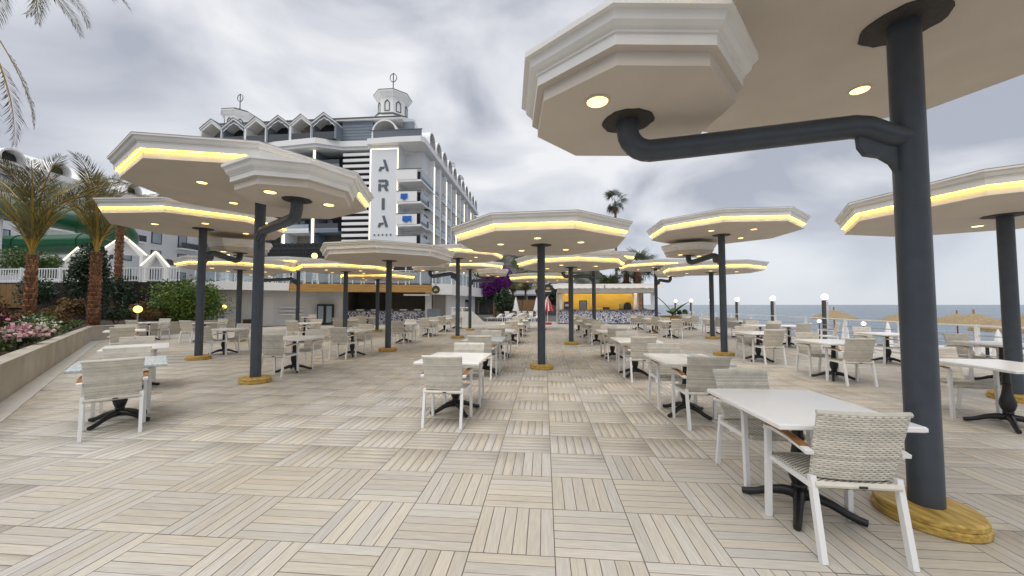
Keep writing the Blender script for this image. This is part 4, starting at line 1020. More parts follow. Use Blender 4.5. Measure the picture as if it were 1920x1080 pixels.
# ------------------------------------------------------------------ hotel
ho = thing('hotel_building', 'large white hotel with vertical ARIA sign tower and roof cupolas', 'hotel', (0, 0, 0))
def hp(name, mb, m_, parent=None, smooth=False): return part(name, mb, m_, parent or ho, smooth)
FY = 50.5
hp('wall', MB().bbox((-51, 53.2, -0.1), (-20.6, 68, 24.2)), 'hotel_white')
hp('wall', MB().bbox((-31, 53.21, -0.1), (-17.7, 92.4, 24.19)), 'hotel_white')
# sign tower
hp('tower_wall', MB().bbox((-24.75, 50.45, -0.1), (-20.5, 53.3, 24.3)), 'hotel_white')
sg = hp('sign_panel', MB().bbox((-24.42, 50.25, 9.0), (-20.62, 50.448, 23.5)), 'hotel_white')
for a, b in (((-24.56, 50.30, 8.9), (-24.43, 50.44, 23.66)), ((-20.61, 50.30, 8.9), (-20.49, 50.44, 23.66)), ((-24.42, 50.30, 23.51), (-20.62, 50.44, 23.66))):
    hp('light_strip', MB().bbox(a, b), 'led_white' if 'led_white' in M else mat('led_white', (1, 0.95, 0.8), 0.5, emit=(1.0, 0.88, 0.58), estr=0.95), sg)
LA = [[(0.42, 1), (0.66, 1), (1.0, 0), (0.74, 0)], [(0, 0), (0.13, 0.38), (0.58, 0.38), (0.50, 0.20), (0.30, 0.20), (0.24, 0)]]
LR = [[(0, 1), (0.78, 1), (0.96, 0.86), (0.96, 0.50), (0.80, 0.38), (1.0, 0), (0.70, 0), (0.52, 0.36), (0.32, 0.36), (0.32, 0.56), (0.68, 0.56), (0.68, 0.80), (0, 0.80)], [(0, 0), (0.26, 0), (0.26, 0.64), (0, 0.64)]]
LI = [[(0.36, 0), (0.63, 0), (0.63, 1), (0.36, 1)]]
for shp, zc in ((LA, 21.19), (LR, 18.34), (LI, 15.68), (LA, 13.21)):
    mb = MB()
    for poly in shp: mb.extrude_xz([(-23.28 + 1.5 * u, zc - 0.80 + 1.6 * v) for u, v in poly], 50.16, 50.245)
    hp('letter', mb, 'sign_letter', sg)
for k in range(5):
    xc = -23.75 + k * 0.59
    pts = [((0.17 if q % 2 == 0 else 0.075) * math.sin(q * math.pi / 5), (0.17 if q % 2 == 0 else 0.075) * math.cos(q * math.pi / 5)) for q in range(10)]
    hp('star', MB().extrude_xz([(xc + a, 11.3 + b) for a, b in pts], 50.18, 50.245), 'sign_letter', sg)
# striped recess
hp('recess', MB().bbox((-28.95, 51.6, 0), (-24.76, 51.8, 24.2)), 'hotel_dark')
for k in range(19): hp('stripe_slat', MB().bbox((-28.95, 50.85, 8.7 + k * 0.84), (-24.77, 51.05, 9.11 + k * 0.84)), 'hotel_trim')
# front balcony bays going left
def front_bay(x1, w, grey, y=FY, floors=range(3, 7)):
    x0 = x1 - w; fm = 'hotel_grey' if grey else 'hotel_white'
    for f in floors:
        z = 2.55 + f * 3.1
        b = hp('balcony', MB().bbox((x0 + 0.3, y, z), (x1 - 0.3, y + 2.9, z + 0.25)), fm)
        hp('parapet', MB().bbox((x0 + 0.3, y - 0.03, z + 0.25), (x1 - 0.3, y + 0.09, z + 0.62)), fm, b)
        hp('railing_glass', MB().bbox((x0 + 0.32, y + 0.0, z + 0.62), (x1 - 0.32, y + 0.04, z + 1.2)), 'glass_dark' if grey else 'glass_rail', b)
        hp('hand_rail', MB().bbox((x0 + 0.3, y - 0.02, z + 1.2), (x1 - 0.3, y + 0.06, z + 1.26)), 'roof_edge', b)
        w_ = hp('window', MB().bbox((x0 + 0.55, y + 2.55, z + 0.26), (x1 - 0.9, y + 2.65, z + 2.5)), 'hotel_dark')
        hp('pane', MB().bbox((x0 + 0.7, y + 2.50, z + 0.35), (x0 + 1.5, y + 2.545, z + 2.35)), 'glass_rail', w_)
    hp('recess', MB().bbox((x0, y + 2.66, 8), (x1, y + 2.9, 24.2)), 'interior_grey' if grey else 'interior_taupe')
    hp('pier', MB().bbox((x0 - 0.28, y - 0.1, 0), (x0 + 0.29, y + 2.9, 24.2)), fm)
for k, x1 in enumerate((-29.0, -33.4, -37.6, -41.8, -46.0)):
    front_bay(x1, 4.1, k % 2 == 0)
    hp('light_strip', MB().bbox((x1 - 4.15, FY - 0.18, 8), (x1 - 3.80, FY - 0.11, 23.9)), 'led_white')
# main cornice band, zigzag
band = [(-51.5, 50.9), (-46.5, 50.6), (-32.05, 48.9), (-28.9, 50.4), (-25.05, 50.5), (-24.9, 49.9), (-20.4, 49.6), (-17.0, 49.6), (-16.6, 50.2), (-16.6, 93.0), (-18, 93.0), (-18, 54), (-51.5, 54)]
hp('cornice', MB().prism(band, 24.21, 25.0), 'hotel_trim')
hp('cornice', MB().prism([(x * 1.0, y + 0.25) if y < 53 else (x, y) for x, y in band[:6]] + [(-18.2, 53.9), (-51.4, 53.9)], 23.8, 24.205), 'hotel_white')
# attic dormers on the front
def dormer(x0, x1, y, scallop, z0=25.0):
    xm = (x0 + x1) / 2; w = (x1 - x0) / 2
    rm = hp('dormer_roof', MB().extrude_xz([(x0 - 0.15, z0 + 2.35), (xm, z0 + 3.75), (x1 + 0.15, z0 + 2.35), (x1 + 0.15, z0 + 2.15), (xm, z0 + 3.50), (x0 - 0.15, z0 + 2.15)], y - 0.6, y + 6.0), 'hotel_trim')
    hp('ridge_edge', MB().extrude_xz([(x0 - 0.16, z0 + 2.42), (xm, z0 + 3.83), (x1 + 0.16, z0 + 2.42), (x1 + 0.16, z0 + 2.36), (xm, z0 + 3.76), (x0 - 0.16, z0 + 2.36)], y - 0.66, y + 6.0), 'roof_edge', rm)
    if scallop:
        n = 9; top = [(x0, z0 + 2.15), (xm, z0 + 3.5), (x1, z0 + 2.15)]
        bot = []
        for i in range(33):
            t = i / 32; u = x1 - (x1 - x0) * t; ee = abs(2 * t - 1)
            bot.append((u, z0 + 2.9 - 1.35 * ee ** 1.5 + 0.13 * abs(math.sin(t * math.pi * 5))))
        hp('scallop_board', MB().extrude_xz(top + bot, y - 0.45, y - 0.32), 'hotel_grey', rm)
        hp('scallop_trim', MB().extrude_xz([(a, b + 0.05) for a, b in bot] + [(a, b - 0.07) for a, b in reversed(bot)], y - 0.50, y - 0.455), 'hotel_trim', rm)
        hp('recess', MB().bbox((x0 + 0.1, y + 1.4, z0), (x1 - 0.1, y + 1.5, z0 + 2.9)), 'hotel_dark')
    else:
        hp('gable_board', MB().extrude_xz([(x0, z0 + 2.15), (xm, z0 + 3.5), (x1, z0 + 2.15), (x1 - 0.25, z0 + 2.10), (xm, z0 + 3.15), (x0 + 0.25, z0 + 2.10)], y - 0.5, y - 0.3), 'hotel_trim', rm)
        hp('recess', MB().extrude_xz([(x0 + 0.1, z0), (x1 - 0.1, z0), (x1 - 0.1, z0 + 2.2), (xm, z0 + 3.4), (x0 + 0.1, z0 + 2.2)], y + 1.6, y + 1.7), 'interior_taupe')
    for xx in (x0, x1): hp('post', MB().bbox((xx - 0.14, y - 0.5, z0), (xx + 0.14, y + 1.6, z0 + 2.2)), 'hotel_trim' if not scallop else 'hotel_grey')
    hp('railing_glass', MB().bbox((x0 + 0.15, y - 0.42, z0), (x1 - 0.15, y - 0.38, z0 + 1.05)), 'glass_dark')
xs = [-32.9, -36.3, -39.9, -43.3, -46.9, -50.4]
xr = -29.25
for k, xl in enumerate(xs):
    dormer(xl + 0.1, xr - 0.1, 50.0 + 0.05 * k if k else 49.9, k % 2 == 0); xr = xl
hp('siding', MB().bbox((-29.2, 51.0, 25.0), (-24.6, 53, 28.1)), 'hotel_grey')
for k in range(7): hp('siding_board', MB().bbox((-29.2, 50.95, 25.05 + k * 0.44), (-24.6, 50.998, 25.42 + k * 0.44)), 'hotel_grey')
hp('roof', MB().extrude_yz([(50.6, 28.1), (50.6, 28.35), (56.0, 30.6), (62, 28.2)], -50.8, -20.2), 'hotel_trim')
hp('roof_edge', MB().bbox((-50.8, 50.5, 28.36), (-20.2, 50.75, 28.5)), 'roof_edge')
# arched balcony above the sign
def barrel(x0, x1, y0, y1, z0, h, axis='y', n=14, th=0.22):
    mid = (x0 + x1) / 2 if axis == 'y' else (y0 + y1) / 2; w = (x1 - x0) / 2 if axis == 'y' else (y1 - y0) / 2
    outer = [(mid + w * math.cos(math.pi * i / n), z0 + h - w + (w) * math.sin(math.pi * i / n)) for i in range(n + 1)]
    inner = [(mid + (w - th) * math.cos(math.pi * i / n), z0 + h - w + (w - th) * math.sin(math.pi * i / n)) for i in range(n + 1)]
    poly = [(mid + w, z0)] + outer + [(mid - w, z0), (mid - w + th, z0)] + inner[::-1] + [(mid + w - th, z0)]
    return MB().extrude_xz(poly, y0, y1) if axis == 'y' else MB().extrude_yz(poly, x0, x1)
hp('arch_hood', barrel(-24.3, -20.6, 50.0, 53.2, 25.0, 2.75), 'hotel_trim')
hp('arch_back', MB().bbox((-24.1, 53.22, 25.0), (-20.8, 53.3, 27.6)), 'hotel_white')
w_ = hp('window', MB().bbox((-22.3, 53.1, 25.0), (-20.9, 53.2, 27.0)), 'hotel_dark'); hp('pane', MB().bbox((-22.15, 53.05, 25.1), (-21.6, 53.09, 26.9)), 'glass_rail', w_)
hp('railing_glass', MB().bbox((-24.0, 49.95, 25.0), (-17.0, 50.0, 26.1)), 'glass_smoke')
hp('hand_rail', MB().bbox((-24.6, 49.9, 26.1), (-16.9, 50.02, 26.18)), 'roof_edge')
hp('attic_wall', MB().bbox((-20.5, 52.4, 25.0), (-19.0, 92, 27.4)), 'hotel_white')
hp('attic_wall', MB().bbox((-20.4, 51.8, 25.0), (-18.9, 52.39, 28.2)), 'hotel_grey')
hp('roof', MB().extrude_xz([(-18.9, 27.4), (-18.9, 27.6), (-24.5, 30.3), (-31, 27.6), (-31, 27.4)], 53.3, 92.2), 'hotel_trim')
# corner balconies
for f, z in enumerate((9.3, 12.4, 15.6, 18.7)):
    y1 = 58.5 if f == 3 else 54.2
    b = hp('corner_balcony', MB().bbox((-20.48, 50.0, z), (-17.0, y1, z + 0.28)), 'hotel_trim')
    hp('parapet', MB().bbox((-20.48, 49.95, z + 0.28), (-17.6, 50.12, z + 1.75)), 'hotel_trim', b)
    hp('railing_glass', MB().bbox((-17.06, 50.2, z + 0.3), (-17.02, y1, z + 1.7)), 'glass_rail', b)
    hp('parapet', MB().bbox((-17.10, 50.1, z + 0.28), (-16.98, y1, z + 0.7)), 'hotel_grey', b)
    hp('hand_rail', MB().bbox((-20.5, 49.9, z + 1.76), (-17.0, 50.0, z + 1.84)), 'roof_edge', b)
    w_ = hp('window', MB().bbox((-19.4, 53.05, z + 0.3), (-18.2, 53.2, z + 2.5)), 'hotel_dark'); hp('pane', MB().bbox((-19.3, 53.0, z + 0.4), (-18.85, 53.04, z + 2.4)), 'glass_rail', w_)
for i, (x, z, w, m_) in enumerate([(-19.9, 13.45, 1.0, 'towel_blue'), (-19.6, 10.3, 1.3, 'towel_blue')]):
    z += 2.6
    V = []; F = []
    for q in range(13):
        u = q / 12; xx = x + w * u; lo = 0.12 * math.sin(u * 9 + i) + 0.10 * math.sin(u * 23 + 2 * i); yy = 49.86 + 0.05 * math.sin(u * 17)
        V += [(xx, 49.93, z + 0.95), (xx, yy, z + 0.5), (xx + 0.05 * math.sin(u * 6), yy - 0.03, z + 0.12 + lo)]
    for q in range(12):
        for s_ in (0, 1): F.append((3 * q + s_, 3 * q + s_ + 1, 3 * q + s_ + 4, 3 * q + s_ + 3))
    hp('towel', MB().add(V, F), m_)
# right wing bays
for k in range(11):
    y = 52.6 + 3.6 * k
    hp('arch_hood', barrel(-19.0, -16.75, y + 0.25, y + 3.25, 25.0, 2.5, 'x'), 'hotel_trim')
    hp('recess', MB().bbox((-18.98, y + 0.55, 25.0), (-18.9, y + 2.95, 27.0)), 'interior_taupe')
    hp('railing_glass', MB().bbox((-16.9, y + 0.5, 25.0), (-16.86, y + 3.0, 26.0)), 'glass_dark')
    for f in range(4):
        z = 9.4 + f * 3.1
        if f == 3 and k < 2: continue
        w_ = hp('window', MB().bbox((-17.72, y + 0.8, z + 0.3), (-17.66, y + 2.4, z + 2.4)), 'hotel_dark')
        hp('pane', MB().bbox((-17.655, y + 0.9, z + 0.4), (-17.63, y + 1.55, z + 2.3)), 'glass_rail', w_)
        b = hp('balcony', MB().bbox((-17.7, y + 0.5, z), (-16.85, y + 2.7, z + 0.2)), 'hotel_trim')
        hp('railing_glass', MB().bbox((-16.90, y + 0.5, z + 0.2), (-16.86, y + 2.7, z + 1.15)), 'glass_rail', b)
        hp('hand_rail', MB().bbox((-16.92, y + 0.5, z + 1.15), (-16.84, y + 2.7, z + 1.22)), 'roof_edge', b)
    hp('pilaster', MB().bbox((-17.7, y + 2.95, 0), (-16.9, y + 3.55, 23.7)), 'hotel_trim')
    if k % 2 == 0:
        hp('light_strip', MB().bbox((-16.88, y + 3.05, 8), (-16.80, y + 3.30, 18.4)), 'led_white')
        hp('light_strip', MB().bbox((-16.88, y + 3.05, 18.7), (-16.80, y + 3.30, 22.8)), 'led_white')
def cupola(x, y, z, s=1.0):
    def oc(prof): 
        return octa(MB(), [(r_ * s, zz * s) for r_, zz in prof], R(22.5), True, True, (x, y, z))
    c = hp('cupola', oc([(3.2, -2.0), (2.95, -0.2), (2.95, 0.0), (2.36, 0.25), (2.36, 2.8), (2.6, 2.95), (2.75, 3.3), (2.95, 3.5)]), 'hotel_trim')
    hp('cupola_band', oc([(2.98, -0.24), (3.06, -0.2), (3.06, 0.02), (2.98, 0.04)]), 'roof_edge', c)
    hp('cupola_roof', oc([(3.0, 3.5), (3.0, 3.68), (2.2, 4.15), (0.75, 4.45), (0.7, 4.6)]), 'hotel_trim', c)
    hp('cupola_eave', oc([(3.02, 3.69), (3.02, 3.80), (2.2, 4.27), (2.1, 4.2)]), 'roof_edge', c)
    hp('finial_base', oc([(0.75, 4.6), (0.62, 4.75), (0.10, 5.25)]), 'roof_edge', c)
    sp = MB().tube([(x, y, z + 5.1 * s), (x, y, z + 8.0 * s)], 0.08 * s, 6)
    for q in range(24):
        a, b = 2 * math.pi * q / 24, 2 * math.pi * (q + 1) / 24
        sp.beam((x + 0.55 * s * math.cos(a), y, z + (7.2 + 0.68 * math.sin(a)) * s), (x + 0.55 * s * math.cos(b), y, z + (7.2 + 0.68 * math.sin(b)) * s), 0.09 * s)
    hp('finial', sp, 'roof_edge', c)
    for q in range(8):
        a = q * math.pi / 4 + 0.0; d = 2.36 * math.cos(math.pi / 8) * s + 0.02
        cx, cy = x + d * math.cos(a), y + d * math.sin(a)
        mb = MB(); tx, ty = -math.sin(a), math.cos(a)
        for u0, u1, v0, v1 in ((-0.42, -0.30, 0.7, 1.9), (0.30, 0.42, 0.7, 1.9), (-0.42, 0.42, 0.6, 0.70)):
            mb.prism([(cx + tx * u0 * s, cy + ty * u0 * s), (cx + tx * u1 * s, cy + ty * u1 * s), (cx + tx * u1 * s + 0.06 * math.cos(a), cy + ty * u1 * s + 0.06 * math.sin(a)), (cx + tx * u0 * s + 0.06 * math.cos(a), cy + ty * u0 * s + 0.06 * math.sin(a))], z + v0 * s, z + v1 * s)
        p_ = lambda u, v: (cx + tx * u * s + 0.03 * math.cos(a), cy + ty * u * s + 0.03 * math.sin(a), z + v * s)
        mb.beam(p_(-0.38, 1.9), p_(0, 2.35), 0.11); mb.beam(p_(0.38, 1.9), p_(0, 2.35), 0.11)
        hp('window_frame', mb, 'roof_edge', c)
hp('wall', MB().bbox((-60.5, 61, -0.1), (-53, 67, 31.2)), 'hotel_white')
cupola(-24.2, 57.0, 31.0)
cupola(-56.9, 64.0, 33.2)
cupola(-20.9, 83.5, 27.6, 0.85)

# left hotel wing
hw = thing('hotel_wing', 'white hotel wing with balconies behind the date palms and green slide', 'hotel', (-62, 0, 0))
part('wall', MB().bbox((-14, 8, -0.1), (0, 62, 17.2)), 'hotel_white', hw)
part('cornice', MB().bbox((-14, 7.5, 17.2), (1.0, 62.5, 17.9)), 'hotel_trim', hw)
part('roof', MB().extrude_xz([(-14, 17.9), (0.2, 17.9), (0.2, 18.1), (-7, 21.5)], 8, 62), 'hotel_trim', hw)
for k in range(12):
    y = 10 + 4.3 * k
    part('arch_hood', barrel(-2.5, 0.6, y + 0.6, y + 2.8, 17.9, 1.75, 'x', th=0.18), 'hotel_trim', hw)
    part('recess', MB().bbox((-0.5, y + 0.8, 17.9), (-0.4, y + 2.6, 19.2)), 'hotel_dark', hw)
    for f in range(5):
        z = 1.4 + f * 3.15
        w_ = part('window', MB().bbox((0.0, y + 0.6, z + 0.4), (0.06, y + 2.2, z + 2.5)), 'hotel_dark', hw); part('pane', MB().bbox((0.062, y + 0.75, z + 0.5), (0.08, y + 2.05, z + 2.4)), 'glass_rail', w_)
        if (k + f) % 2 == 0:
            b = part('balcony', MB().bbox((0.0, y + 0.3, z), (1.1, y + 3.3, z + 0.25)), 'hotel_trim', hw)
            part('railing_glass', MB().bbox((1.04, y + 0.3, z + 0.25), (1.09, y + 3.3, z + 1.2)), 'glass_dark', b)

# ------------------------------------------------------------------ retaining wall, white fence, gabled frames, slide
rw = thing('retaining_wall', 'dark planted retaining wall below the white pool fence', 'wall', (-46, 22.4, 0))
part('wall_body', MB().bbox((0, 0, 0), (23.0, 0.4, 3.0)), 'retaining_dark', rw)
for k in range(24): part('board', MB().box((0.3 + k * 0.45, -0.04, 2.1), (0.43, 0.05, 1.6)), 'fence_wood', rw)
struct('pool_deck', MB().bbox((-62, 22.81, 2.7), (-24.3, 48, 3.0)), 'pale_stone')
for k in range(7):
    t = thing('white_fence', 'white picket fence bay above dark retaining wall, %s from left' % ORD[k], 'fence', (-44.8 + k * 3.0, 22.55, 3.0), 0, 'white fence bays above the garden')
    for z in (0.12, 0.95): part('rail', MB().box((1.5, 0, z), (3.0, 0.05, 0.07)), 'alu_white', t)
    part('post', MB().box((0.05, 0, 0.52), (0.10, 0.10, 1.04)), 'alu_white', t)
    for q in range(14): link('picket', cached('picket', lambda: MB().box((0, 0, 0.53), (0.035, 0.035, 0.76)).mesh('picket', 'alu_white')), t, (0.25 + q * 0.2, 0, 0))
def gable_portal(x, y, z, w, h, d, label):
    t = thing('gabled_portal', label, 'portal', (x, y, z), R(38), 'white gabled frames by the pool')
    zz = h * 0.62
    out = [(-w / 2, 0), (-w / 2, zz), (-w * 0.62, zz), (0, h), (w * 0.62, zz), (w / 2, zz), (w / 2, 0)]
    inn = [(w / 2 - 0.18, 0), (w / 2 - 0.18, zz - 0.1), (0, h - 0.35), (-w / 2 + 0.18, zz - 0.1), (-w / 2 + 0.18, 0)]
    part('frame', MB().extrude_xz(out + inn, -d, 0), 'hotel_trim', t)
    part('gable', MB().extrude_xz([(-w * 0.45, zz), (w * 0.45, zz), (0, h - 0.3)], -0.2, -0.1), 'hotel_white', t)
    le = MB()
    for p, q in (((-w * 0.6, zz + 0.02), (0, h - 0.02)), ((0, h - 0.02), (w * 0.6, zz + 0.02))): le.beam((p[0], -d - 0.03, p[1]), (q[0], -d - 0.03, q[1]), 0.05, 0.07)
    part('light_strip', le, 'led_white', t)
gable_portal(-37.5, 27.2, 3.0, 1.3, 3.1, 1.0, 'small white gabled frame left of the middle date palm')
gable_portal(-33.6, 27.2, 3.0, 2.3, 4.0, 0.9, 'wide white gabled frame behind the thin date palm')
gable_portal(-27.9, 24.7, 2.4, 1.25, 2.9, 0.9, 'white lit gabled frame left of the round hedge')
sl_ = thing('water_slide', 'curving green tube water slide behind the palms', 'water slide', (-46.2, 27, 4.7))
def slide_tube(pts, r_, name):
    P_ = [Vector(p) for p in pts]
    out = []
    for i in range(len(P_) - 1):
        p0, p1, p2, p3 = P_[max(i - 1, 0)], P_[i], P_[i + 1], P_[min(i + 2, len(P_) - 1)]
        for k in range(8):
            t = k / 8; out.append(0.5 * ((2 * p1) + (-p0 + p2) * t + (2 * p0 - 5 * p1 + 4 * p2 - p3) * t * t + (-p0 + 3 * p1 - 3 * p2 + p3) * t ** 3))
    out.append(P_[-1])
    part(name, MB().tube(out, r_, 20), 'slide_green', sl_, True)
    for i in range(4, len(out) - 1, 7):
        d = (out[i + 1] - out[i]).normalized()
        part('joint_ring', MB().tube([out[i] - d * 0.06, out[i] + d * 0.06], r_ + 0.06, 20), 'slide_green', sl_, True)
    return out
slide_tube([(-11, 3.0, 6.5), (-5.5, 0.4, 5.9), (-1.0, -0.8, 5.3), (3.6, -0.6, 4.5), (7.2, 1.0, 3.8), (8.2, 3.2, 3.2), (6.0, 4.8, 2.8), (0.5, 4.4, 2.5), (-6, 3.2, 2.2), (-12, 2.5, 1.9)], 0.95, 'tube')
for x, y, h in ((-4, 0.2, 4.8), (2.2, -0.6, 3.8), (7.4, 2.2, 2.4)):
    part('support_post', MB().tube([(x, y, -1.7), (x, y, h)], 0.12, 10), 'alu_white', sl_)

# ------------------------------------------------------------------ plants
def leaf_cloud(n, c, rad, size, mat_, seed, shell=0.55, lumps=0, flat=0.0, aspect=0.45, bottom=None):
    g_ = np.random.default_rng(seed)
    d = g_.normal(size=(n, 3)); d /= np.linalg.norm(d, axis=1)[:, None]
    rr = g_.uniform(shell ** 3, 1, n) ** (1 / 3)
    if lumps:
        lc = g_.normal(size=(lumps, 3)); lc /= np.linalg.norm(lc, axis=1)[:, None]; lc[:, 2] = lc[:, 2] if lumps > 40 else np.abs(lc[:, 2]) * 0.9
        k = g_.integers(0, lumps, n)
        p = lc[k] * g_.uniform(0.35, 0.72, (lumps, 1))[k] + d * rr[:, None] * g_.uniform(0.26, 0.5, (lumps, 1))[k]
    else:
        p = d * rr[:, None]
    p = p * np.array(rad)
    if bottom is not None: p[:, 2] = np.maximum(p[:, 2], bottom + g_.uniform(0, 0.1, n))
    p = p + np.array(c)
    a = g_.normal(size=(n, 3)) + d * 0.5; a /= np.linalg.norm(a, axis=1)[:, None]
    b = np.cross(a, g_.normal(size=(n, 3))); b /= np.linalg.norm(b, axis=1)[:, None]
    s = size * g_.uniform(0.6, 1.4, n)[:, None]
    V = np.stack([p - a * s * 0.5, p + b * s * aspect * 0.5, p + a * s * 0.5, p - b * s * aspect * 0.5], 1).reshape(-1, 3)
    F = np.arange(n * 4).reshape(n, 4)
    return mesh_np('foliage', V, F, mat_)
def branch_stems(parent, h, r_, n, mat_='trunk_grey'):
    mb = MB()
    for k in range(n):
        a = rnd.uniform(0, 6.28); mb.tube([(0, 0, 0), (r_ * 0.3 * math.cos(a), r_ * 0.3 * math.sin(a), h * 0.4), (r_ * 0.7 * math.cos(a), r_ * 0.7 * math.sin(a), h * 0.85)], [0.03, 0.022, 0.01], 5)
    part('stem', mb, mat_, parent)
seedc = [100]
def shrub(name, label, x, y, z, rad, n, size, mat_, lumps=9, flowers=None, group='garden shrubs', cat='shrub'):
    t = thing(name, label, cat, (x, y, z), 0, group); seedc[0] += 1
    link('foliage', leaf_cloud(n, (0, 0, rad[2] * 0.75), rad, size, mat_, seedc[0], lumps=lumps, bottom=-rad[2] * 0.72), t)
    branch_stems(t, rad[2] * 1.2, min(rad[0], rad[1]) * 0.7, 5)
    if flowers:
        fm, fn, fs = flowers; seedc[0] += 1
        b = link('blossoms', leaf_cloud(fn, (0, 0, rad[2] * 0.80), [q * 1.03 for q in rad], fs, fm, seedc[0], shell=0.85, lumps=lumps, aspect=0.95, bottom=0.0), t)
    return t
def wall_pt(t, off, z=0.5): p = WALL_P + WALL_D * t - WALL_N * off; return p.x, p.y, z
fl_specs = [(-4.6, 0.75, (0.55, 0.55, 0.42), 'leaf', None, 'green low shrub in bed at left frame edge', 0.07),
 (-3.0, 0.72, (0.6, 0.5, 0.34), 'leaf', ('pink_petal', 420, 0.075), 'pale pink flowering clump nearest along the planter wall', 0.07),
 (-1.7, 0.65, (0.65, 0.5, 0.32), 'leaf', ('pink_petal', 640, 0.075), 'dense pale pink flower clump beside planter wall', 0.07),
 (-0.4, 0.62, (0.6, 0.5, 0.32), 'leaf', ('pink_petal', 520, 0.075), 'pale pink flower clump before the white flowers', 0.07),
 (1.6, 0.60, (0.55, 0.5, 0.36), 'leaf', ('white_petal', 260, 0.085), 'white and cream flower clump by the planter wall', 0.08),
 (3.6, 0.75, (0.7, 0.6, 0.45), 'leaf', ('white_petal', 90, 0.08), 'leafy clump with few cream flowers before middle palm', 0.08),
 (-2.6, 1.9, (0.9, 0.8, 0.55), 'leaf_rust', None, 'rust coloured shrub behind the pink flowers', 0.10),
 (-0.6, 2.1, (0.9, 0.8, 0.6), 'leaf_rust', ('hotpink_petal', 12, 0.12), 'rusty shrub with few pink blooms in the bed', 0.10),
 (1.6, 2.0, (0.9, 0.8, 0.62), 'leaf', ('hotpink_petal', 40, 0.12), 'green shrub with pink blooms left of middle palm', 0.10),
 (3.8, 1.9, (0.9, 0.8, 0.62), 'leaf_red', ('hotpink_petal', 36, 0.13), 'dark red leaved shrub with pink bloom by middle palm', 0.10),
 (-1.5, 3.7, (1.4, 1.0, 0.9), 'leaf_dark', None, 'dark green broad leaved shrub behind rusty shrubs', 0.20),
 (1.4, 4.0, (1.5, 1.0, 0.95), 'leaf_dark', None, 'dark green shrub below the nearest date palm trunk', 0.20),
 (4.4, 4.0, (1.4, 1.0, 0.95), 'leaf', None, 'mid green shrub between the two big date palms', 0.14),
 (7.0, 3.6, (1.2, 1.0, 0.85), 'leaf_rust', None, 'rust shrub behind the middle date palm', 0.12),
 (6.4, 1.2, (0.6, 0.6, 0.45), 'leaf', None, 'rounded green bush right of middle palm base', 0.06),
 (8.2, 1.1, (0.8, 0.7, 0.5), 'leaf_rust', None, 'orange brown bush left of the yellow ball lamp', 0.09),
 (9.6, 1.6, (0.9, 0.8, 0.55), 'leaf_rust', None, 'orange brown bush behind the yellow ball lamp', 0.09),
 (4.0, 6.2, (2.6, 1.0, 1.25), 'leaf_rust', None, 'wide rust ground hedge under the white fence', 0.16),
 (-1.0, 6.6, (2.4, 1.0, 1.2), 'leaf_dark', None, 'wide dark hedge under the white fence at left', 0.16)]
for t_, off, rad, m_, fl_, lb, sz in fl_specs:
    x, y, z = wall_pt(t_ + (3.2 if off < 1 and t_ < 3 else 1.8), off)
    shrub('flowering_shrub' if fl_ else 'shrub', lb, x, y, z, rad, int(1500 * rad[0] / 0.7 * (0.09 / sz) ** 0.9), sz, m_, lumps=14, flowers=fl_)
for i, (x, y, r_, lb) in enumerate([(-20.4, 16.2, 0.6, 'small dark bush behind back planter wall left'), (-20.5, 17.6, 0.62, 'orange brown bush behind back planter wall centre'), (-20.6, 19.0, 0.6, 'orange brown bush below the round hedge')]):
    shrub('shrub', lb, x, y, 0.5, (r_, r_, 0.55), 1400, 0.09, 'leaf_rust' if i else 'leaf_dark', lumps=12)
for i, (x, y, r_, h_, m_, lb) in enumerate([(-24.6, 21.5, 1.3, 0.8, 'leaf_rust', 'rust shrub under the lit gabled frame by hedge'), (-27.0, 21.3, 1.6, 1.7, 'leaf_dark', 'dark broad shrub against retaining wall near thin palm'),
        (-29.8, 21.2, 1.6, 0.9, 'leaf_rust', 'rust shrub against retaining wall below white fence'), (-32.4, 21.2, 1.9, 1.8, 'leaf_dark', 'dark green hedge piece under white fence middle'), (-36.0, 21.0, 1.7, 1.0, 'leaf_rust', 'brown hedge piece under white fence far left'), (-25.4, 18.4, 0.9, 0.8, 'leaf_rust', 'orange shrub between dark bush and round hedge')]):
    shrub('shrub', lb, x, y, 0.5, (r_, 0.8, h_), 2200, 0.16, m_, lumps=16)
hd = shrub('round_hedge', 'large bright green rounded hedge behind the planter wall', -20.6, 20.1, 0.5, (1.75, 2.3, 1.55), 17000, 0.13, 'leaf_hedge', lumps=48, group='large garden bushes')
shrub('tall_bush', 'tall dark leafy tree bush between palm and hedge', -23.3, 17.3, 0.5, (1.2, 1.2, 2.6), 5200, 0.16, 'leaf_dark', lumps=22, group='large garden bushes')
shrub('tall_bush', 'dark bush with reddish tips behind white fence', -38.5, 24.6, 3.0, (2.6, 1.5, 1.7), 3800, 0.2, 'leaf', lumps=16, group='large garden bushes')
t = thing('ball_lamp', 'lit yellow ball garden lamp on short post', 'lamp', (-19.75, 16.6, 0.5))
part('post', MB().tube([(0, 0, 0), (0, 0, 0.62)], 0.035, 8), 'steel', t); part('globe', MB().sphere((0, 0, 0.78), 0.17), 'globe_yellow', t, True)
t = thing('ball_lamp', 'yellow lamp glowing at right side of round hedge', 'lamp', (-20.1, 21.9, 0.5))
part('post', MB().tube([(0, 0, 0), (0, 0, 0.75)], 0.03, 8), 'steel', t); part('globe', MB().sphere((0, 0, 0.85), 0.14), 'globe_yellow', t, True)

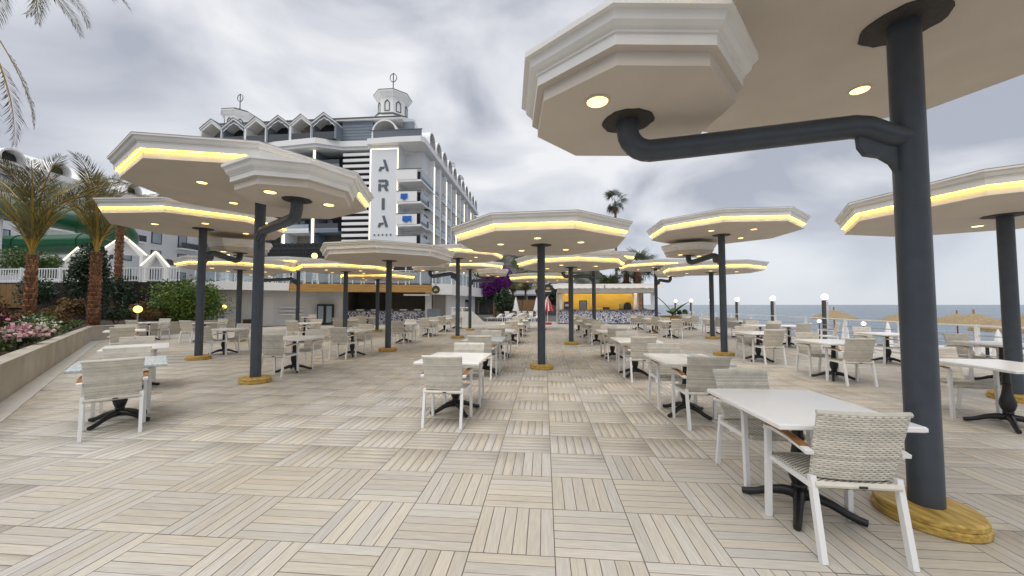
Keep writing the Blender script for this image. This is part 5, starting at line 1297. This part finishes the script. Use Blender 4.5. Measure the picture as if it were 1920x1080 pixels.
def ground_cover(name, mat_, n, seed, size, o0, o1, t0=-4.0, t1=14.0):
    g_ = np.random.default_rng(seed)
    t = g_.uniform(t0, t1, n); of = g_.uniform(o0, o1, n); 
    cx = g_.uniform(t0, t1, 60); co = g_.uniform(o0, o1, 60); ch = g_.uniform(0.1, 0.55, 60)
    h = np.zeros(n)
    for a, b, c in zip(cx, co, ch): h = np.maximum(h, c * np.exp(-((t - a) ** 2 + (of - b) ** 2) / 0.35))
    z = 0.5 + (h + 0.12 + 0.10 * of) * g_.uniform(0.1, 1.0, n) ** 0.5
    P = np.stack([WALL_P.x + WALL_D.x * t - WALL_N.x * of, WALL_P.y + WALL_D.y * t - WALL_N.y * of, z], 1)
    a = g_.normal(size=(n, 3)) + np.array([0, 0, 0.7]); a /= np.linalg.norm(a, axis=1)[:, None]
    b = np.cross(a, g_.normal(size=(n, 3))); b /= np.linalg.norm(b, axis=1)[:, None]; s = size * g_.uniform(0.6, 1.4, n)[:, None]
    V = np.stack([P - a * s * .5, P + b * s * .22, P + a * s * .5, P - b * s * .22], 1).reshape(-1, 3)
    o = link(name, mesh_np(name, V, np.arange(n * 4).reshape(n, 4), mat_)); o['kind'] = 'stuff'
    tag(o, {'leaf': 'green low ground cover filling the flower bed', 'leaf_rust': 'rust coloured ground cover between the garden shrubs', 'leaf_dark': 'dark ground cover at the back of the bed'}[mat_], 'ground cover')
ground_cover('ground_cover', 'leaf', 9000, 61, 0.13, 0.38, 5.0)
ground_cover('ground_cover', 'leaf_rust', 7000, 62, 0.14, 1.0, 6.0)
ground_cover('ground_cover', 'leaf_dark', 5000, 63, 0.22, 2.6, 8.0)

# palms -----------------------------------------------------------
def frond_mesh(L, droop, nleaf, leaf, mat_, seed, up=0.9, stiff=1.0):
    g_ = random.Random(seed); V = []; F = []
    pts = []; p = Vector((0, 0, 0)); ang = up; seg = 18
    for i in range(seg + 1):
        pts.append(p.copy()); p = p + Vector((math.cos(ang), 0, math.sin(ang))) * (L / seg); ang -= droop / seg * (0.5 + 1.1 * i / seg)
    for i in range(seg):
        a, b = pts[i], pts[i + 1]; w = 0.035 * (1 - i / seg) + 0.006; w2 = 0.035 * (1 - (i + 1) / seg) + 0.006
        k = len(V)
        V += [(a.x, -w, a.z), (a.x, w, a.z), (a.x, 0, a.z + w), (b.x, -w2, b.z), (b.x, w2, b.z), (b.x, 0, b.z + w2)]
        F += [(k, k + 2, k + 5, k + 3), (k + 2, k + 1, k + 4, k + 5), (k + 1, k, k + 3, k + 4)]
    nr = len(F)
    for q in range(nleaf):
        t = 0.12 + 0.88 * q / nleaf; fi = t * seg; i = min(int(fi), seg - 1); a = pts[i].lerp(pts[i + 1], fi - i)
        d = (pts[i + 1] - pts[i]).normalized(); nrm = Vector((-d.z, 0, d.x))
        ll = leaf * (0.55 + 0.9 * math.sin(math.pi * min(1, t * 0.9 + 0.08))) * g_.uniform(0.8, 1.15) * (1.0 if t < 0.85 else 0.75)
        for s_ in (-1, 1):
            dirv = (d * (0.95 * stiff + 0.5 * t) + Vector((0, s_, 0)) * g_.uniform(0.55, 0.9) + nrm * g_.uniform(0.05, 0.5)).normalized()
            tip = a + dirv * ll + Vector((0, 0, -0.16 * ll)); mid = a + dirv * ll * 0.5 + Vector((0, 0, 0.01)); wv = d * 0.020
            k = len(V); V += [tuple(a), tuple(mid + wv), tuple(tip), tuple(mid - wv)]; F.append((k, k + 1, k + 2, k + 3))
    me = bpy.data.meshes.new('frond'); me.from_pydata(V, [], F); me.materials.append(M[mat_]); me.materials.append(M['rachis'])
    for i in range(nr): me.polygons[i].material_index = 1
    me.update(); return me
def date_trunk(H, r0, r1, seed, rows, bend=0.0):
    """trunk body with rings of old frond boots"""
    g_ = random.Random(seed); mb = MB()
    mb.tube([(bend * (q / 6) ** 2, 0, H * q / 6) for q in range(7)], [r0 + (r1 - r0) * q / 6 for q in range(7)], 14)
    for i in range(rows):
        t = (i + 0.5) / rows; z = H * t; r_ = r0 + (r1 - r0) * t; nb = 9; bx = bend * t * t
        for k in range(nb):
            a = 2 * math.pi * (k + 0.5 * (i % 2)) / nb + g_.uniform(-0.08, 0.08); c, s_ = math.cos(a), math.sin(a)
            w = r_ * 0.36; h = H / rows * 1.25; o_ = r_ * g_.uniform(0.26, 0.40)
            def q_(u, rad, zz): return (bx + c * rad - s_ * u, s_ * rad + c * u, zz)
            mb.add([q_(-w, r_ * 0.92, z - h * .5), q_(w, r_ * 0.92, z - h * .5), q_(-w * .7, r_ + o_, z + h * .35), q_(w * .7, r_ + o_, z + h * .35), q_(-w * .6, r_ * .95, z + h * .5), q_(w * .6, r_ * .95, z + h * .5)],
                   [(0, 1, 3, 2), (2, 3, 5, 4), (0, 2, 4), (1, 5, 3)])
    return mb.mesh('trunk', 'trunk_date', fix=False)
FM = [frond_mesh(3.6, 1.5, 64, 0.46, 'palm_leaf', 11 + k, up=0.2) for k in range(3)] + [frond_mesh(3.4, 2.6, 60, 0.46, 'palm_leaf', 31, up=0.2)]
def date_palm(label, x, y, z, H, r0, r1, fronds, seed, scale=1.0, rows=20, lo=25, hi=82, bend=0.0, droopers=2):
    g_ = random.Random(seed)
    t = thing('date_palm', label, 'palm tree', (x, y, z), 0, 'date palms in the garden')
    link('trunk', date_trunk(H, r0, r1, seed, rows, bend), t)
    for k in range(fronds):
        e = R(g_.uniform(lo, hi)); a = 2.4 * k + g_.uniform(-0.3, 0.3)
        o = link('frond', FM[k % 3] if k >= droopers else FM[3], t, (bend, 0, H - 0.05), rot=(g_.uniform(-0.3, 0.3), -e, a)); s_ = scale * g_.uniform(0.85, 1.1); o.scale = (s_, s_, s_)
    return t
date_palm('thick date palm second from left with red brown trunk', -19.3, 12.45, 0.4, 3.0, 0.165, 0.12, 15, 5, 1.28, rows=14, lo=62, hi=86, droopers=2)
date_palm('date palm with tall red trunk beside flower bed corner', -20.4, 15.3, 0.4, 3.5, 0.185, 0.155, 14, 8, 1.32, rows=19, lo=62, hi=86, droopers=3)
date_palm('thinner date palm rising behind the dark bush', -27.2, 21.6, 0.4, 6.2, 0.16, 0.17, 12, 12, 0.62, rows=24, lo=20, hi=80)
tp = date_palm('tallest date palm trunk at left frame edge, crown above the frame', -17.8, 10.1, 0.4, 12.7, 0.20, 0.17, 24, 21, 0.95, rows=40, lo=-35, hi=60)
for q, (e, a, s_, dz) in enumerate([(-75, 0.3, 0.9, -1.9), (-80, -0.5, 0.95, -2.2), (-70, 0.9, 0.8, -1.4)]):
    o = link('dead_frond', cached('deadfrond', lambda: frond_mesh(3.4, 0.4, 46, 0.5, 'palm_dead', 77, up=0.1)), tp, (0.25 * math.cos(a), 0.25 * math.sin(a), 12.7 + dz - 1.6), rot=(0, R(-e), a)); o.scale = (s_, s_, s_)
# fan palms (tall washingtonia etc.)
def fan_mesh(rad, n, mat_, seed, droop=0.45):
    g_ = random.Random(seed); V = []; F = []
    st = rad * 0.9
    V += [(0, -0.02, 0), (0, 0.02, 0), (st, 0.015, -0.05), (st, -0.015, -0.05)]; F.append((0, 1, 2, 3))
    for k in range(n):
        a = R(-110 + 220 * k / (n - 1)); L = rad * g_.uniform(0.85, 1.1); d = Vector((math.cos(a), math.sin(a), 0)); o = Vector((st, 0, -0.05))
        sd_ = Vector((-d.y, d.x, 0)) * rad * 0.04
        m1 = o + d * L * 0.55 + Vector((0, 0, -0.06 * L)); tip = o + d * L + Vector((0, 0, -droop * L * g_.uniform(0.7, 1.4)))
        k0 = len(V); V += [tuple(o), tuple(m1 + sd_), tuple(tip), tuple(m1 - sd_)]; F.append((k0, k0 + 1, k0 + 2, k0 + 3))
    me = bpy.data.meshes.new('frond'); me.from_pydata(V, [], F); me.materials.append(M[mat_]); me.update(); return me
def fan_palm(label, x, y, z, H, r_, fr, n, seed, mat_='palm_leaf_dark', trunk='trunk_grey', skirt=True, lo=-45, hi=80, group='fan palms'):
    g_ = random.Random(seed)
    t = thing('fan_palm', label, 'palm tree', (x, y, z), 0, group)
    part('trunk', MB().tube([(0, 0, 0), (0.05, 0, H * 0.3), (0.0, 0.05, H * 0.7), (0, 0, H)], [r_ * 1.3, r_, r_ * 0.9, r_ * 0.85], 10), trunk, t, True)
    me = fan_mesh(fr, 22, mat_, seed); dead = fan_mesh(fr * 0.8, 16, 'palm_dead', seed + 1, 0.8)
    for k in range(n):
        o = link('frond', me, t, (0, 0, H), rot=(g_.uniform(-0.4, 0.4), -R(g_.uniform(lo, hi)), 2.4 * k + g_.uniform(-0.3, 0.3))); s_ = g_.uniform(0.8, 1.15); o.scale = (s_, s_, s_)
    if skirt:
        for k in range(9):
            o = link('dead_frond', dead, t, (0, 0, H - 0.25 - 0.05 * k), rot=(0, R(g_.uniform(62, 85)), 2.1 * k)); o.scale = (0.75, 0.75, 0.75)
fan_palm('tall thin fan palm standing high above the yellow kiosk', 8.35, 44.2, 0, 13.6, 0.16, 0.85, 15, 3, lo=-45, hi=65)
fan_palm('stout fan palm with thick shaggy trunk behind kiosk right end', 9.15, 37.6, 0, 5.2, 0.40, 1.15, 22, 4, trunk='trunk_date', lo=-25)
fan_palm('stout fan palm slightly left behind kiosk right end', 8.3, 38.6, 0, 4.7, 0.32, 1.05, 16, 14, trunk='trunk_date', lo=-35)
fan_palm('low fan palm peeking above the kiosk roof middle', 6.3, 37.0, 0, 2.9, 0.2, 1.0, 14, 24, lo=10, skirt=False)
for i, (x, y, h) in enumerate([(-4.2, 50, 4.6), (-2.6, 52, 4.9), (-0.9, 50, 4.4)]):
    fan_palm('small fan palm before low grey roof, %s from left' % ORD[i], x, y, 0, h, 0.16, 0.9, 16, 40 + i, mat_='palm_leaf', lo=-30, group='small fan palms behind the walkway')
# trees and bushes beyond the walkway
bg = thing('bougainvillea', 'purple flowering bougainvillea right of white restaurant corner', 'shrub', (-5.0, 38.0, 0))
link('foliage', leaf_cloud(1800, (0, 0.3, 2.2), (1.4, 1.2, 2.1), 0.22, 'leaf_dark', 501, lumps=16), bg)
link('blossoms', leaf_cloud(9000, (0.2, -0.4, 3.1), (2.0, 1.5, 2.7), 0.17, 'bougain', 502, lumps=14, aspect=0.9), bg)
branch_stems(bg, 4.0, 1.0, 6)
shrub('tall_bush', 'dark pointed palm like bush below the bougainvillea', -3.7, 34.4, 0, (1.0, 0.9, 1.8), 3000, 0.30, 'leaf_dark', lumps=14, group='bushes beyond the walkway')
shrub('tall_bush', 'dark green bush in front of low grey roof', -5.0, 48.0, 0, (1.6, 1.2, 2.3), 2600, 0.3, 'leaf_dark', lumps=14, group='bushes beyond the walkway')
shrub('tree', 'dark green tree mass at left of rocky hill', -9.0, 60.0, 0, (3.5, 3, 5.2), 5200, 0.42, 'leaf', lumps=22, group='bushes beyond the walkway')
shrub('tree', 'olive green tree left behind small fan palms', -4.5, 66.0, 0, (3.2, 3, 4.2), 4200, 0.42, 'leaf', lumps=20, group='bushes beyond the walkway')
shrub('tree', 'dark tree crown at hill foot behind red parasol', 0.8, 57.0, 0, (2.4, 2.4, 3.2), 3200, 0.36, 'leaf_dark', lumps=18, group='bushes beyond the walkway')
bnp = thing('banana_plant', 'broad leaved banana plant at right end of kiosk', 'plant', (9.3, 28.1, 0.55))
for k, (a, e, L) in enumerate([(0.2, 15, 1.4), (2.6, 62, 2.0), (1.2, 35, 1.3), (4.0, 30, 1.1), (5.4, 50, 1.5)]):
    V = []; F = []
    for i in range(9):
        t_ = i / 8; w = 0.20 * math.sin(math.pi * (0.08 + 0.92 * t_)) + 0.01; z_ = -0.25 * t_ * t_ * L
        V += [(t_ * L, -w, z_ + 0.04), (t_ * L, 0, z_), (t_ * L, w, z_ + 0.04)]
    for i in range(8):
        for q in (0, 1): F.append((3 * i + q, 3 * i + q + 1, 3 * i + q + 4, 3 * i + q + 3))
    link('leaf', MB().add(V, F).mesh('leaf', 'leaf', fix=False), bnp, (0, 0, 0.2), rot=(0, -R(e), a))
part('stem', MB().tube([(0, 0, -0.4), (0, 0, 0.4)], 0.07, 8), 'leaf', bnp)
shrub('shrub', 'small green plant in wooden planter box near the kiosk', 10.0, 28.05, 0.66, (0.4, 0.22, 0.35), 420, 0.14, 'leaf', lumps=8, group='bushes beyond the walkway')
